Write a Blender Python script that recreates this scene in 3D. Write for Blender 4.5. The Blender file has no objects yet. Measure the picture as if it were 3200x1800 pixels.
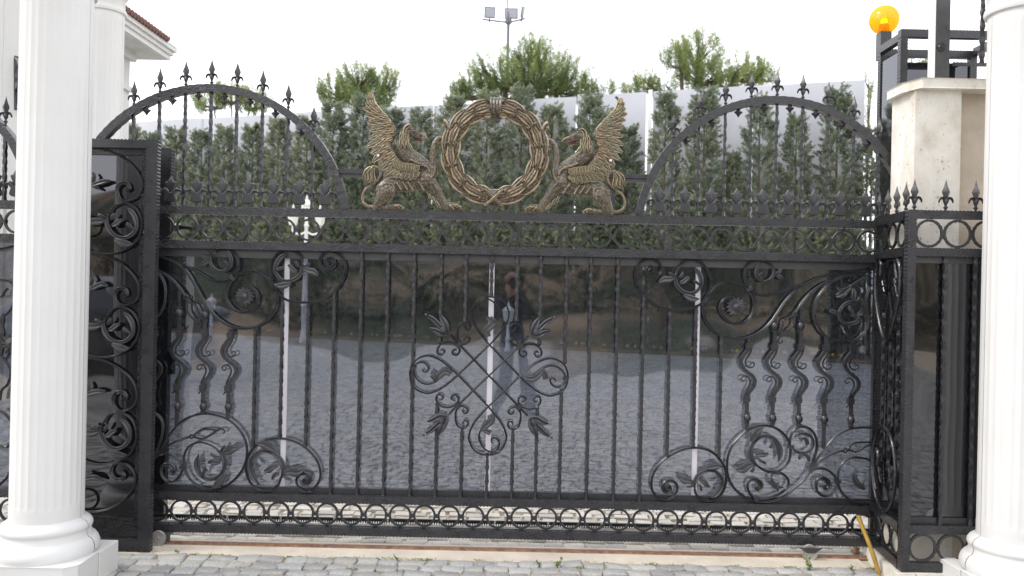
import bpy, bmesh, math, random
import numpy as np
from mathutils import Vector, Matrix, noise

random.seed(7); rng = np.random.default_rng(7)
sc = bpy.context.scene
COL = sc.collection
R = math.radians

# ------------------------------------------------------------------ camera, sky, sun, exposure
ROLL = R(1.21)
F = 2560.0                      # focal length in image pixels (28.8 mm on 36 mm)
EYE = 1.6
cd = bpy.data.cameras.new('camera'); cam = bpy.data.objects.new('camera', cd); COL.objects.link(cam)
cd.lens = 28.8; cd.sensor_width = 36; cd.clip_start = 0.05; cd.clip_end = 900
cam.matrix_world = Matrix(((math.cos(ROLL), -math.sin(ROLL), 0, 0),
                           (0, 0, -1, 0),
                           (math.sin(ROLL), math.cos(ROLL), 0, EYE),
                           (0, 0, 0, 1)))
cd.dof.use_dof = True; cd.dof.focus_distance = 4.95; cd.dof.aperture_fstop = 2.8
sc.camera = cam

SUN_EL, SUN_AZ = R(46), R(-100)         # veiled sun to the left
world = bpy.data.worlds.new('World'); sc.world = world; world.use_nodes = True
wn = world.node_tree.nodes; wl = world.node_tree.links
wn.clear()
wo = wn.new('ShaderNodeOutputWorld'); wb = wn.new('ShaderNodeBackground')
sky = wn.new('ShaderNodeTexSky'); sky.sky_type = 'NISHITA'; sky.sun_disc = False
sky.sun_elevation = SUN_EL; sky.sun_rotation = SUN_AZ; sky.dust_density = 4.0; sky.air_density = 1.0
wm = wn.new('ShaderNodeMix'); wm.data_type = 'RGBA'; wm.inputs[0].default_value = 0.86
wm.inputs[7].default_value = (14.6, 14.9, 15.6, 1)     # even white cloud cover
wl.new(sky.outputs[0], wm.inputs[6]); wl.new(wm.outputs[2], wb.inputs[0]); wb.inputs[1].default_value = 0.1
wl.new(wb.outputs[0], wo.inputs[0])
sd = bpy.data.lights.new('sun', 'SUN'); sd.energy = 1.25; sd.angle = R(14); sd.color = (1.0, 0.96, 0.9)
sun = bpy.data.objects.new('sun', sd); COL.objects.link(sun)
sdir = Vector((math.sin(SUN_AZ) * math.cos(SUN_EL), math.cos(SUN_AZ) * math.cos(SUN_EL), math.sin(SUN_EL)))
sun.rotation_euler = sdir.to_track_quat('Z', 'Y').to_euler()
sc.view_settings.view_transform = 'Standard'; sc.view_settings.look = 'None'
sc.view_settings.gamma = 1; sc.view_settings.exposure = 0.62; sc.view_settings.use_curve_mapping = False
sc.cycles.max_bounces = 8; sc.cycles.transparent_max_bounces = 24

# ------------------------------------------------------------------ image pixels -> metres
def uv(x, y):
    dx, dy = x - 1600, y - 900
    c, s = math.cos(ROLL), math.sin(ROLL)
    return dx * c + dy * s, -dx * s + dy * c
def pl(x, y, d=5.0):
    """image pixel projected onto the vertical plane d metres away -> (X, height)"""
    u, v = uv(x, y)
    return u * d / F, EYE - v * d / F
CROP = dict(A=(460, 760, 4.025), B=(1960, 780, 4.829), C=(2320, 800, 5.175), D=(2240, 1000, 4.025),
             E=(2000, 1300, 4.829), Fz=(2360, 1300, 4.829), G=(460, 1260, 4.4414), H=(1240, 900, 4.5286),
             I=(1240, 1120, 4.5286), J=(270, 420, 2.498), K=(250, 950, 2.163), M=(1110, 270, 3.534),
             O=(1370, 290, 3.917), Z=(2100, 0, 2.337), W=(0, 600, 2.337))  # zoomed image crops: corner pixel and zoom factor
def sh(s, pts, d=5.0):  # pixels of one image crop -> metres on the plane
    x0, y0, k = CROP[s]
    return [pl(x0 + px / k, y0 + py / k, d) for px, py in pts]

# ------------------------------------------------------------------ materials
MATS = {}
def newmat(name):
    m = bpy.data.materials.new(name); m.use_nodes = True
    nt = m.node_tree; b = nt.nodes['Principled BSDF']; MATS[name] = m
    return m, nt, b
def nd(nt, t, **kw):
    n = nt.nodes.new(t)
    for k, v in kw.items(): setattr(n, k, v)
    return n
def ramp(nt, src, stops):
    r = nd(nt, 'ShaderNodeValToRGB'); e = r.color_ramp.elements
    while len(e) < len(stops): e.new(0.5)
    for el, (p, c) in zip(e, stops):
        el.position = p; el.color = (*c, 1) if len(c) == 3 else c
    nt.links.new(src, r.inputs[0]); return r
def tex_noise(nt, scale, detail=4, rough=.55, coords='Object', vec=None, dist=0):
    if vec is None:
        tc = nd(nt, 'ShaderNodeTexCoord'); vec = tc.outputs[coords]
    n = nd(nt, 'ShaderNodeTexNoise'); n.inputs['Scale'].default_value = scale
    n.inputs['Detail'].default_value = detail; n.inputs['Roughness'].default_value = rough
    n.inputs['Distortion'].default_value = dist
    nt.links.new(vec, n.inputs['Vector']); return n
def bump(nt, b, src, strength, dist=.01, prev=None):
    bp = nd(nt, 'ShaderNodeBump'); bp.inputs['Strength'].default_value = strength
    bp.inputs['Distance'].default_value = dist
    nt.links.new(src, bp.inputs['Height'])
    if prev: nt.links.new(prev.outputs[0], bp.inputs['Normal'])
    nt.links.new(bp.outputs[0], b.inputs['Normal']); return bp
def simple(name, col, rough=.6, metal=0, nscale=None, var=.15, bstr=0, bscale=None, spec=None, coords='Object'):
    m, nt, b = newmat(name)
    b.inputs['Roughness'].default_value = rough; b.inputs['Metallic'].default_value = metal
    if spec is not None: b.inputs['Specular IOR Level'].default_value = spec
    if nscale:
        n = tex_noise(nt, nscale, 6, .6, coords)
        r = ramp(nt, n.outputs['Fac'], [(.3, tuple(c * (1 - var) for c in col)), (.7, tuple(min(1, c * (1 + var)) for c in col))])
        nt.links.new(r.outputs[0], b.inputs['Base Color'])
    else: b.inputs['Base Color'].default_value = (*col, 1)
    if bstr:
        n2 = tex_noise(nt, bscale or 60, 5, .6, coords); bump(nt, b, n2.outputs['Fac'], bstr)
    return m

def iron(name, engraved=False, col=(.023, .0225, .026), rough=.30):
    m, nt, b = newmat(name)
    n = tex_noise(nt, 14, 5, .6)
    r = ramp(nt, n.outputs['Fac'], [(.3, tuple(c * .75 for c in col)), (.75, tuple(c * 1.35 for c in col))])
    nt.links.new(r.outputs[0], b.inputs['Base Color'])
    rr = ramp(nt, n.outputs['Fac'], [(.3, (rough * .8,) * 3), (.8, (rough * 1.3,) * 3)])
    nt.links.new(rr.outputs[0], b.inputs['Roughness'])
    b.inputs['Specular IOR Level'].default_value = .62
    n2 = tex_noise(nt, 130, 3, .5)
    bp = bump(nt, b, n2.outputs['Fac'], .16, .002)
    if engraved:
        tc = nd(nt, 'ShaderNodeTexCoord')
        v = nd(nt, 'ShaderNodeTexNoise'); v.inputs['Scale'].default_value = 24; v.inputs['Detail'].default_value = 1
        nt.links.new(tc.outputs['Object'], v.inputs['Vector'])
        mm = nd(nt, 'ShaderNodeMath', operation='MULTIPLY'); mm.inputs[1].default_value = 42
        nt.links.new(v.outputs['Fac'], mm.inputs[0])
        s = nd(nt, 'ShaderNodeMath', operation='SINE'); nt.links.new(mm.outputs[0], s.inputs[0])
        rs = ramp(nt, s.outputs[0], [(.55, (0, 0, 0)), (.95, (1, 1, 1))])
        bump(nt, b, rs.outputs[0], .5, .0025, bp)
    return m
IRON = iron('black_satin_iron'); IRON_E = iron('black_engraved_iron', True)
IRON_G = iron('glossy_black_iron', True, (.012, .012, .014), .22)
IRON_C = iron('cast_iron_leaf', False, (.036, .036, .041), .36)
IRON_L = iron('dark_grey_tube', False, (.045, .044, .047), .45)

def bronze(name, green):
    m, nt, b = newmat(name)
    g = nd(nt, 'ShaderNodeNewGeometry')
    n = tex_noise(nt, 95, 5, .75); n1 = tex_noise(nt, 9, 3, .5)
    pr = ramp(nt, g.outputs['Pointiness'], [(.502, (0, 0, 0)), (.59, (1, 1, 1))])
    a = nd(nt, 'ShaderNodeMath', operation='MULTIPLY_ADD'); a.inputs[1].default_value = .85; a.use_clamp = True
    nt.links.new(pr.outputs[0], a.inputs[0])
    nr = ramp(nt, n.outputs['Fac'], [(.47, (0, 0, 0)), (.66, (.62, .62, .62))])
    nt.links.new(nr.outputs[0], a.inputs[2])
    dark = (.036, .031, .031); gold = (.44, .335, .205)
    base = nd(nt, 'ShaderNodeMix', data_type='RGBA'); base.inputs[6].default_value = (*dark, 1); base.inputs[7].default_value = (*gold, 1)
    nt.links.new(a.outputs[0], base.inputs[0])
    gm = nd(nt, 'ShaderNodeMix', data_type='RGBA'); gm.inputs[7].default_value = (.19, .22, .145, 1)
    gr = ramp(nt, n1.outputs['Fac'], [(.42, (0, 0, 0)), (.68, (green,) * 3)])
    nt.links.new(gr.outputs[0], gm.inputs[0]); nt.links.new(base.outputs[2], gm.inputs[6])
    nt.links.new(gm.outputs[2], b.inputs['Base Color'])
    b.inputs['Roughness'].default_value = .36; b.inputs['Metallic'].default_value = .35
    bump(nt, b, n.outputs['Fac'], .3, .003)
    return m
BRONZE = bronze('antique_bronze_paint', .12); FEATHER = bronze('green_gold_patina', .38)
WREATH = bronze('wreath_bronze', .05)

def smoke_glass(name, refl=.1, tr=.42, wav=.05, tint=(1, 1, 1.05)):
    m, nt, b = newmat(name); nt.nodes.remove(b)
    out = nt.nodes['Material Output']
    t = nd(nt, 'ShaderNodeBsdfTransparent'); t.inputs[0].default_value = (tr * tint[0], tr * tint[1], tr * tint[2], 1)
    g = nd(nt, 'ShaderNodeBsdfGlossy'); g.inputs['Roughness'].default_value = .03; g.inputs[0].default_value = (.95, .95, 1, 1)
    fr = nd(nt, 'ShaderNodeFresnel'); fr.inputs[0].default_value = 1.5
    ad = nd(nt, 'ShaderNodeMath', operation='ADD'); ad.inputs[1].default_value = refl - .04
    nt.links.new(fr.outputs[0], ad.inputs[0])
    mx = nd(nt, 'ShaderNodeMixShader'); nt.links.new(ad.outputs[0], mx.inputs[0])
    nt.links.new(t.outputs[0], mx.inputs[1]); nt.links.new(g.outputs[0], mx.inputs[2])
    n = tex_noise(nt, 1.3, 1, .4); bp = nd(nt, 'ShaderNodeBump'); bp.inputs['Strength'].default_value = wav * 5
    bp.inputs['Distance'].default_value = .085
    nt.links.new(n.outputs['Fac'], bp.inputs['Height']); nt.links.new(bp.outputs[0], g.inputs['Normal'])
    # fine dust film
    d = nd(nt, 'ShaderNodeBsdfDiffuse'); d.inputs[0].default_value = (.32, .33, .38, 1)
    dn = tex_noise(nt, 30, 5, .7); dr = ramp(nt, dn.outputs['Fac'], [(.35, (.012,) * 3), (.8, (.05,) * 3)])
    m2 = nd(nt, 'ShaderNodeMixShader'); nt.links.new(dr.outputs[0], m2.inputs[0])
    nt.links.new(mx.outputs[0], m2.inputs[1]); nt.links.new(d.outputs[0], m2.inputs[2])
    nt.links.new(m2.outputs[0], out.inputs[0])
    return m
SMOKE = smoke_glass('smoked_acrylic', .17, .46, tint=(.94, 1, 1.12)); SMOKE_D = smoke_glass('dark_smoked_acrylic', .11, .16)
SMOKE_B = smoke_glass('booth_acrylic', .10, .05, .05, (.8, .85, 1.2))

def white_paint():
    m, nt, b = newmat('white_stone_paint')
    n = tex_noise(nt, 3, 6, .6); n2 = tex_noise(nt, 45, 4, .7)
    r = ramp(nt, n.outputs['Fac'], [(.3, (.63, .622, .605)), (.7, (.67, .665, .655))])
    d = ramp(nt, n2.outputs['Fac'], [(.72, (0, 0, 0)), (.82, (.25,) * 3)])
    mx = nd(nt, 'ShaderNodeMix', data_type='RGBA'); mx.inputs[7].default_value = (.6, .55, .46, 1)
    nt.links.new(d.outputs[0], mx.inputs[0]); nt.links.new(r.outputs[0], mx.inputs[6])
    nt.links.new(mx.outputs[2], b.inputs['Base Color']); b.inputs['Roughness'].default_value = .55
    n3 = tex_noise(nt, 90, 3, .6); bump(nt, b, n3.outputs['Fac'], .12, .002)
    return m
WHITE = white_paint()
SEAM = simple('dirty_seam', (.42, .37, .32), .9)
PLASTER = simple('white_plaster', (.63, .63, .62), .8, nscale=1.5, var=.04, bstr=.2, bscale=30)
SOFFIT = simple('stained_soffit', (.6, .6, .6), .85, nscale=2.5, var=.12)
ROOFTILE = simple('red_clay_tile', (.17, .085, .07), .75, nscale=6, var=.3)
PANELM = simple('pale_grey_panel', (.51, .52, .565), .5, nscale=.5, var=.10)
STRIP = simple('white_joint_profile', (.78, .74, .80), .4)
WMETAL = simple('white_lamp_enamel', (.78, .78, .77), .4)
GREYM = simple('grey_lamp_metal', (.12, .13, .15), .45)
LAMPFACE = simple('floodlight_face', (.42, .44, .50), .25)
CONC = simple('cream_cement', (.58, .51, .42), .95, nscale=5, var=.14, bstr=.6, bscale=70)
RUST = simple('rusted_steel', (.27, .155, .095), .85, nscale=30, var=.45, bstr=.5, bscale=120)
RUSTTOP = simple('worn_rail_top', (.20, .12, .10), .45, nscale=20, var=.3)
STEEL = simple('galvanised_steel', (.42, .40, .37), .5, metal=.5, nscale=60, var=.3)
PIPE = simple('mustard_plastic', (.36, .22, .035), .5, nscale=20, var=.15)
BARK = simple('bark', (.11, .085, .065), .95, nscale=14, var=.35, bstr=.8, bscale=30)
SOIL = simple('dry_soil', (.17, .125, .09), 1, nscale=3, var=.35, bstr=.6, bscale=20)
BLACKP = simple('black_plastic', (.012, .012, .013), .35)

def travertine():
    m, nt, b = newmat('travertine')
    tc = nd(nt, 'ShaderNodeTexCoord'); mp = nd(nt, 'ShaderNodeMapping'); mp.inputs['Scale'].default_value = (1, 1, .55)
    nt.links.new(tc.outputs['Object'], mp.inputs[0])
    n = tex_noise(nt, 6, 6, .65, vec=mp.outputs[0], dist=.6)
    r = ramp(nt, n.outputs['Fac'], [(.25, (.50, .44, .35)), (.48, (.66, .62, .55)), (.7, (.78, .76, .71))])
    n2 = tex_noise(nt, 55, 3, .6, vec=mp.outputs[0]); p = ramp(nt, n2.outputs['Fac'], [(.645, (1, 1, 1)), (.69, (.36, .31, .26))])
    mx = nd(nt, 'ShaderNodeMix', data_type='RGBA', blend_type='MULTIPLY'); mx.inputs[0].default_value = .8
    nt.links.new(r.outputs[0], mx.inputs[6]); nt.links.new(p.outputs[0], mx.inputs[7])
    nt.links.new(mx.outputs[2], b.inputs['Base Color']); b.inputs['Roughness'].default_value = .75
    bump(nt, b, p.outputs[0], .5, .004)
    return m
TRAV = travertine(); TRAV_D = simple('brownish_travertine', (.50, .43, .35), .8, nscale=4, var=.22, bstr=.3, bscale=40)

def granite(name, lo, hi):
    m, nt, b = newmat(name)
    oi = nd(nt, 'ShaderNodeObjectInfo'); at = nd(nt, 'ShaderNodeAttribute', attribute_name='tone')
    ad = nd(nt, 'ShaderNodeMath', operation='ADD'); nt.links.new(oi.outputs['Random'], ad.inputs[0]); nt.links.new(at.outputs['Fac'], ad.inputs[1])
    fr = nd(nt, 'ShaderNodeMath', operation='FRACT'); nt.links.new(ad.outputs[0], fr.inputs[0])
    n = tex_noise(nt, 120, 4, .75); n2 = tex_noise(nt, 7, 4, .6)
    c1 = ramp(nt, fr.outputs[0], [(0, lo), (.5, tuple((a + c) / 2 for a, c in zip(lo, hi))), (1, hi)])
    g = ramp(nt, n.outputs['Fac'], [(.38, (.72,) * 3), (.6, (1.12,) * 3)])
    mx = nd(nt, 'ShaderNodeMix', data_type='RGBA', blend_type='MULTIPLY'); mx.inputs[0].default_value = 1
    nt.links.new(c1.outputs[0], mx.inputs[6]); nt.links.new(g.outputs[0], mx.inputs[7])
    s = ramp(nt, n2.outputs['Fac'], [(.48, (0, 0, 0)), (.7, (.75,) * 3)])
    m2 = nd(nt, 'ShaderNodeMix', data_type='RGBA'); m2.inputs[7].default_value = (.47, .41, .33, 1)
    nt.links.new(s.outputs[0], m2.inputs[0]); nt.links.new(mx.outputs[2], m2.inputs[6])
    nt.links.new(m2.outputs[2], b.inputs['Base Color']); b.inputs['Roughness'].default_value = .85
    bump(nt, b, n.outputs['Fac'], .6, .006)
    return m
COBBLE = granite('granite_cobble', (.29, .288, .285), (.46, .455, .44))
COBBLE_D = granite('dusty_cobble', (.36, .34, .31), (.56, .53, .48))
def ground_mat():
    m, nt, b = newmat('sandy_joints')
    n = tex_noise(nt, 4, 6, .65); n2 = tex_noise(nt, 90, 4, .7); n3 = tex_noise(nt, 2.2, 4, .6)
    r = ramp(nt, n.outputs['Fac'], [(.3, (.42, .36, .27)), (.7, (.58, .50, .40))])
    g = ramp(nt, n3.outputs['Fac'], [(.56, (0, 0, 0)), (.68, (.5,) * 3)])
    mx = nd(nt, 'ShaderNodeMix', data_type='RGBA'); mx.inputs[7].default_value = (.14, .15, .07, 1)
    nt.links.new(g.outputs[0], mx.inputs[0]); nt.links.new(r.outputs[0], mx.inputs[6])
    nt.links.new(mx.outputs[2], b.inputs['Base Color']); b.inputs['Roughness'].default_value = .95
    bump(nt, b, n2.outputs['Fac'], .8, .008)
    return m
SAND = ground_mat()

def leaf_mat(name, c1, c2, c3, trans=.3, scale=1.3):
    m, nt, b = newmat(name)
    oi = nd(nt, 'ShaderNodeObjectInfo'); at = nd(nt, 'ShaderNodeAttribute', attribute_name='tone')
    ad = nd(nt, 'ShaderNodeMath', operation='MULTIPLY_ADD'); ad.inputs[1].default_value = .25
    nt.links.new(oi.outputs['Random'], ad.inputs[0]); nt.links.new(at.outputs['Fac'], ad.inputs[2])
    r = ramp(nt, ad.outputs[0], [(.1, c1), (.55, c2), (1.0, c3)])
    nt.links.new(r.outputs[0], b.inputs['Base Color']); b.inputs['Roughness'].default_value = .7
    b.inputs['Specular IOR Level'].default_value = .25
    t = nd(nt, 'ShaderNodeBsdfTranslucent'); nt.links.new(r.outputs[0], t.inputs[0])
    mx = nd(nt, 'ShaderNodeMixShader'); mx.inputs[0].default_value = trans
    nt.links.new(b.outputs[0], mx.inputs[1]); nt.links.new(t.outputs[0], mx.inputs[2])
    nt.links.new(mx.outputs[0], nt.nodes['Material Output'].inputs[0])
    return m
CYP = leaf_mat('cypress_foliage', (.135, .17, .125), (.235, .275, .195), (.36, .37, .24), .55)
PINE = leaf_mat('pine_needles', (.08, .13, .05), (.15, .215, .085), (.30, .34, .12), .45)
SHRUB = leaf_mat('dark_shrub', (.014, .022, .011), (.03, .045, .02), (.07, .075, .03), .2)
WEED = leaf_mat('weed_leaf', (.09, .15, .04), (.16, .24, .07), (.25, .3, .1), .3)

# ------------------------------------------------------------------ mesh helpers
def lerp(a, b, t): return a + (b - a) * t
def spline(pts, step=.012, closed=False):
    P = [np.array(p, float) for p in pts]
    n = len(P); out = []
    segs = n if closed else n - 1
    for i in range(segs):
        p1, p2 = P[i], P[(i + 1) % n]
        p0 = P[(i - 1) % n] if (closed or i > 0) else 2 * p1 - p2
        p3 = P[(i + 2) % n] if (closed or i + 2 < n) else 2 * p2 - p1
        L = np.linalg.norm(p2 - p1); k = max(1, int(round(L / step)))
        for j in range(k):
            t = j / k
            out.append(.5 * (2 * p1 + (p2 - p0) * t + (2 * p0 - 5 * p1 + 4 * p2 - p3) * t * t + (3 * p1 - p0 - 3 * p2 + p3) * t ** 3))
    if not closed: out.append(P[-1])
    return out
ROUND6 = [(math.cos(a), math.sin(a)) for a in [i * math.pi / 3 for i in range(6)]]
ROUND8 = [(math.cos(a), math.sin(a)) for a in [i * math.pi / 4 + .39 for i in range(8)]]
ROUND12 = [(math.cos(a), math.sin(a)) for a in [i * math.pi / 6 for i in range(12)]]
SQ = [(-1, -1), (1, -1), (1, 1), (-1, 1)]
GROOVE = [(-1, -.75), (1, -.75), (1, .3), (.55, .85), (0, .3), (-.55, .85), (-1, .3)]

class MB:
    def __init__(s): s.v = []; s.f = []
    def add(s, V, Fs):
        o = len(s.v); s.v += [tuple(p) for p in V]; s.f += [tuple(i + o for i in f) for f in Fs]; return s
    def box(s, x0, x1, y0, y1, z0, z1):
        V = [(x, y, z) for x in (x0, x1) for y in (y0, y1) for z in (z0, z1)]
        return s.add(V, [(0, 1, 3, 2), (4, 6, 7, 5), (0, 4, 5, 1), (2, 3, 7, 6), (0, 2, 6, 4), (1, 5, 7, 3)])
    def tube(s, path, r, sec=ROUND8, b=(0, -1, 0), cap=True, closed=False, twist=None, flat=1.0):
        P = [np.array(p, float) for p in path]; n = len(P); k = len(sec); V = []
        B = np.array(b, float); rr = r if hasattr(r, '__len__') else [r] * n
        for i in range(n):
            if closed: t = P[(i + 1) % n] - P[(i - 1) % n]
            else: t = P[min(i + 1, n - 1)] - P[max(i - 1, 0)]
            t = t / (np.linalg.norm(t) + 1e-9)
            nn = np.cross(t, B); l = np.linalg.norm(nn)
            if l < 1e-4: nn = np.cross(t, (1, 0, 0)); l = np.linalg.norm(nn)
            nn /= l; bb = np.cross(nn, t)
            if twist is not None:
                a = twist[i]; nn, bb = nn * math.cos(a) + bb * math.sin(a), bb * math.cos(a) - nn * math.sin(a)
            for (p, q) in sec: V.append(P[i] + nn * p * rr[i] + bb * q * rr[i] * flat)
        Fs = []
        for i in range(n if closed else n - 1):
            j = (i + 1) % n
            for a in range(k): c = (a + 1) % k; Fs.append((i * k + a, i * k + c, j * k + c, j * k + a))
        if cap and not closed: Fs.append(tuple(range(k))[::-1]); Fs.append(tuple((n - 1) * k + a for a in range(k)))
        return s.add(V, Fs)
    def lathe(s, prof, c=(0, 0, 0), n=16, axis='z', a0=0, a1=None, flute=None):
        full = a1 is None; a1 = a0 + 2 * math.pi if full else a1
        m = n if full else n + 1; V = []; Fs = []
        for (r, h) in prof:
            for i in range(m):
                a = a0 + (a1 - a0) * i / n; q = r
                if flute: q = r - flute(a, h)
                p = (q * math.cos(a), q * math.sin(a), h)
                if axis == 'y': p = (p[0], p[2], p[1])
                if axis == 'x': p = (p[2], p[0], p[1])
                V.append((c[0] + p[0], c[1] + p[1], c[2] + p[2]))
        for j in range(len(prof) - 1):
            for i in range(n):
                i2 = (i + 1) % m if full else i + 1
                Fs.append((j * m + i, j * m + i2, (j + 1) * m + i2, (j + 1) * m + i))
        if full:
            if prof[0][0] > 1e-4: Fs.append(tuple(range(m))[::-1])
            if prof[-1][0] > 1e-4: Fs.append(tuple((len(prof) - 1) * m + i for i in range(m)))
        return s.add(V, Fs)
    def ball(s, c, r, n=10, sx=1, sy=1, sz=1):
        V = []; Fs = []; m = n // 2
        for j in range(m + 1):
            th = math.pi * j / m
            for i in range(n):
                a = 2 * math.pi * i / n
                V.append((c[0] + r * sx * math.sin(th) * math.cos(a), c[1] + r * sy * math.sin(th) * math.sin(a), c[2] + r * sz * math.cos(th)))
        for j in range(m):
            for i in range(n): i2 = (i + 1) % n; Fs.append((j * n + i, j * n + i2, (j + 1) * n + i2, (j + 1) * n + i))
        return s.add(V, Fs)
    def blade(s, pts, w, t=.006, y=0.0, step=.012, ridge=True, curl=0.0, rim=False):
        """cast leaf / feather in the x-z plane; pts (x,z), w half widths, front towards -y"""
        Q = [np.array((p[0], p[1]), float) for p in pts]
        P = spline(Q, step); n = len(P)
        W = np.interp(np.linspace(0, 1, n), np.linspace(0, 1, len(w)), w)
        V = []; k = 7
        for i in range(n):
            d = P[min(i + 1, n - 1)] - P[max(i - 1, 0)]; d = d / (np.linalg.norm(d) + 1e-9)
            nn = np.array((-d[1], d[0])); wi = W[i]; tt = t * min(1, .35 + wi / (max(w) + 1e-9))
            yc = y - curl * math.sin(math.pi * i / max(1, n - 1))
            hs = [0, .8, 1, .45, 1, .8, 0] if ridge else [0, .7, .95, 1.1, .95, .7, 0]
            if rim: hs = [0, .85, .5, .95, .5, .85, 0]
            for o, h in zip(([-1, -.8, -.42, 0, .42, .8, 1] if rim else [-1, -.85, -.5, 0, .5, .85, 1]), hs):
                q = P[i] + nn * o * wi; V.append((q[0], yc - tt * h, q[1]))
            V.append((P[i][0], yc + t * .5, P[i][1]))
        k = 8; Fs = []
        for i in range(n - 1):
            for a in range(6): Fs.append((i * k + a, (i + 1) * k + a, (i + 1) * k + a + 1, i * k + a + 1))
            Fs.append((i * k + 6, (i + 1) * k + 6, (i + 1) * k + 7, i * k + 7)); Fs.append((i * k + 7, (i + 1) * k + 7, (i + 1) * k, i * k))
        Fs.append(tuple(range(8))); Fs.append(tuple((n - 1) * k + a for a in range(7, -1, -1)))
        return s.add(V, Fs)
    def relief(s, poly, y0, y1, inset=.004):
        """cast plate in the x-z plane with a rounded front edge"""
        P = [np.array(p, float) for p in poly]; n = len(P)
        ar = sum(P[i][0] * P[(i + 1) % n][1] - P[(i + 1) % n][0] * P[i][1] for i in range(n)); sg = 1 if ar > 0 else -1
        N = []
        for i in range(n):
            a, b = P[i] - P[i - 1], P[(i + 1) % n] - P[i]; a = a / (np.linalg.norm(a) + 1e-9); b = b / (np.linalg.norm(b) + 1e-9)
            m = np.array((-(a + b)[1], (a + b)[0])) * sg; N.append(m / (np.linalg.norm(m) + 1e-9))
        V = [(p[0], y0, p[1]) for p in P] + [(p[0], lerp(y0, y1, .55), p[1]) for p in P]
        V += [(p[0] + q[0] * inset, lerp(y0, y1, .9), p[1] + q[1] * inset) for p, q in zip(P, N)]
        V += [(p[0] + q[0] * inset * 1.9, y1, p[1] + q[1] * inset * 1.9) for p, q in zip(P, N)]
        F_ = [tuple(range(n)), tuple(range(4 * n - 1, 3 * n - 1, -1))]
        for k in range(3): F_ += [(k * n + i, k * n + (i + 1) % n, (k + 1) * n + (i + 1) % n, (k + 1) * n + i) for i in range(n)]
        return s.add(V, F_)
    def prism(s, poly, y0, y1, axis='y'):
        n = len(poly)
        if axis == 'y': V = [(p[0], y0, p[1]) for p in poly] + [(p[0], y1, p[1]) for p in poly]
        elif axis == 'z': V = [(p[0], p[1], y0) for p in poly] + [(p[0], p[1], y1) for p in poly]
        else: V = [(y0, p[0], p[1]) for p in poly] + [(y1, p[0], p[1]) for p in poly]
        return s.add(V, [tuple(range(n)), tuple(range(2 * n - 1, n - 1, -1))] + [(i, (i + 1) % n, n + (i + 1) % n, n + i) for i in range(n)])
    def xf(s, M):
        s.v = [tuple(M @ Vector(p)) for p in s.v]
        if M.to_3x3().determinant() < 0: s.f = [f[::-1] for f in s.f]
        return s
    def mesh(s, name, mat, smooth=True, angle=.65):
        me = bpy.data.meshes.new(name); me.from_pydata(s.v, [], s.f); me.validate()
        if mat: me.materials.append(mat)
        if smooth: me.shade_smooth(); me.set_sharp_from_angle(angle=angle)
        return me
    def build(s, name, mat, parent=None, smooth=True, angle=.65, loc=None):
        return put(name, s.mesh(name, mat, smooth, angle), parent, loc)
def put(name, me, parent=None, loc=None, rot=None, scale=None):
    o = bpy.data.objects.new(name, me); COL.objects.link(o)
    if parent: o.parent = parent
    if loc is not None: o.location = loc
    if rot is not None: o.rotation_euler = rot
    if scale is not None: o.scale = scale
    return o
def tag(o, label=None, cat=None, group=None, kind=None):
    if label: o['label'] = label
    if cat: o['category'] = cat
    if group: o['group'] = group
    if kind: o['kind'] = kind
    return o
def thing(name, label, cat, loc=(0, 0, 0), group=None, rz=0):
    o = put(name, None, None, loc); o.rotation_euler = (0, 0, rz); o.empty_display_size = .2
    return tag(o, label, cat, group)
def copy_tree(o, parent=None):
    c = o.copy(); COL.objects.link(c); c.parent = parent
    for ch in list(o.children): copy_tree(ch, c)
    return c
def xz(pts, y=0): return [(p[0], y, p[1]) for p in pts]
# ================================================================== THE GATE
GY = 5.0
AX = -.131                                   # axis of the gate
gate = thing('sliding_gate', 'wide black wrought-iron sliding gate with smoked panels, scrollwork and a bronze wreath on top', 'gate', (0, GY, 0))

def rail_mb(x0, x1, zc, h=.048, y0=-.022, y1=.028, a=.0022, pitch=.021):
    m = MB(); n = int((x1 - x0) / (pitch / 4)); V = []
    for i in range(n + 1):
        x = x0 + (x1 - x0) * i / n; s = a * math.sin(2 * math.pi * x / pitch)
        for (y, z) in [(y0, -h / 2 - s), (y0, h / 2 + s), (y1, h / 2 - .001), (y1, -h / 2 + .001)]: V.append((x, y, zc + z))
    Fs = [(0, 1, 2, 3), (n * 4 + 3, n * 4 + 2, n * 4 + 1, n * 4)]
    for i in range(n):
        for k in range(4): l = (k + 1) % 4; Fs.append((i * 4 + k, (i + 1) * 4 + k, (i + 1) * 4 + l, i * 4 + l))
    return m.add(V, Fs)
def post_mb(z0, z1, xc, w=.048, y0=-.022, y1=.028, a=.0022):
    m = rail_mb(z0, z1, 0, w, y0, y1, a)
    m.v = [(xc + z, y, x) for (x, y, z) in m.v]; m.f = [f[::-1] for f in m.f]; return m
def bar_mb(x, z0, z1, r=.0098, y=0):
    L = z1 - z0; n = max(4, int(abs(L) / .014))
    path = [(x, y, z0 + L * i / n) for i in range(n + 1)]
    return MB().tube(path, [r * (1 + .15 * math.sin(i * 2.1)) for i in range(n + 1)], SQ and [(-.9, -.9), (.9, -.9), (.9, .9), (-.9, .9)], twist=[.32 * math.sin(i * 1.05) + .2 for i in range(n + 1)])
def bar(x, z0, z1, parent=None, name='twisted_bar', **k):
    parent = parent or gate
    mb = bar_mb(x, z0, z1, **k)
    for zz in (z0, z1): mb.lathe([(.008, zz - .006), (.0145, zz), (.008, zz + .006)], (x, 0, 0), 8)
    return mb.build(name, IRON, parent)

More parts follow.
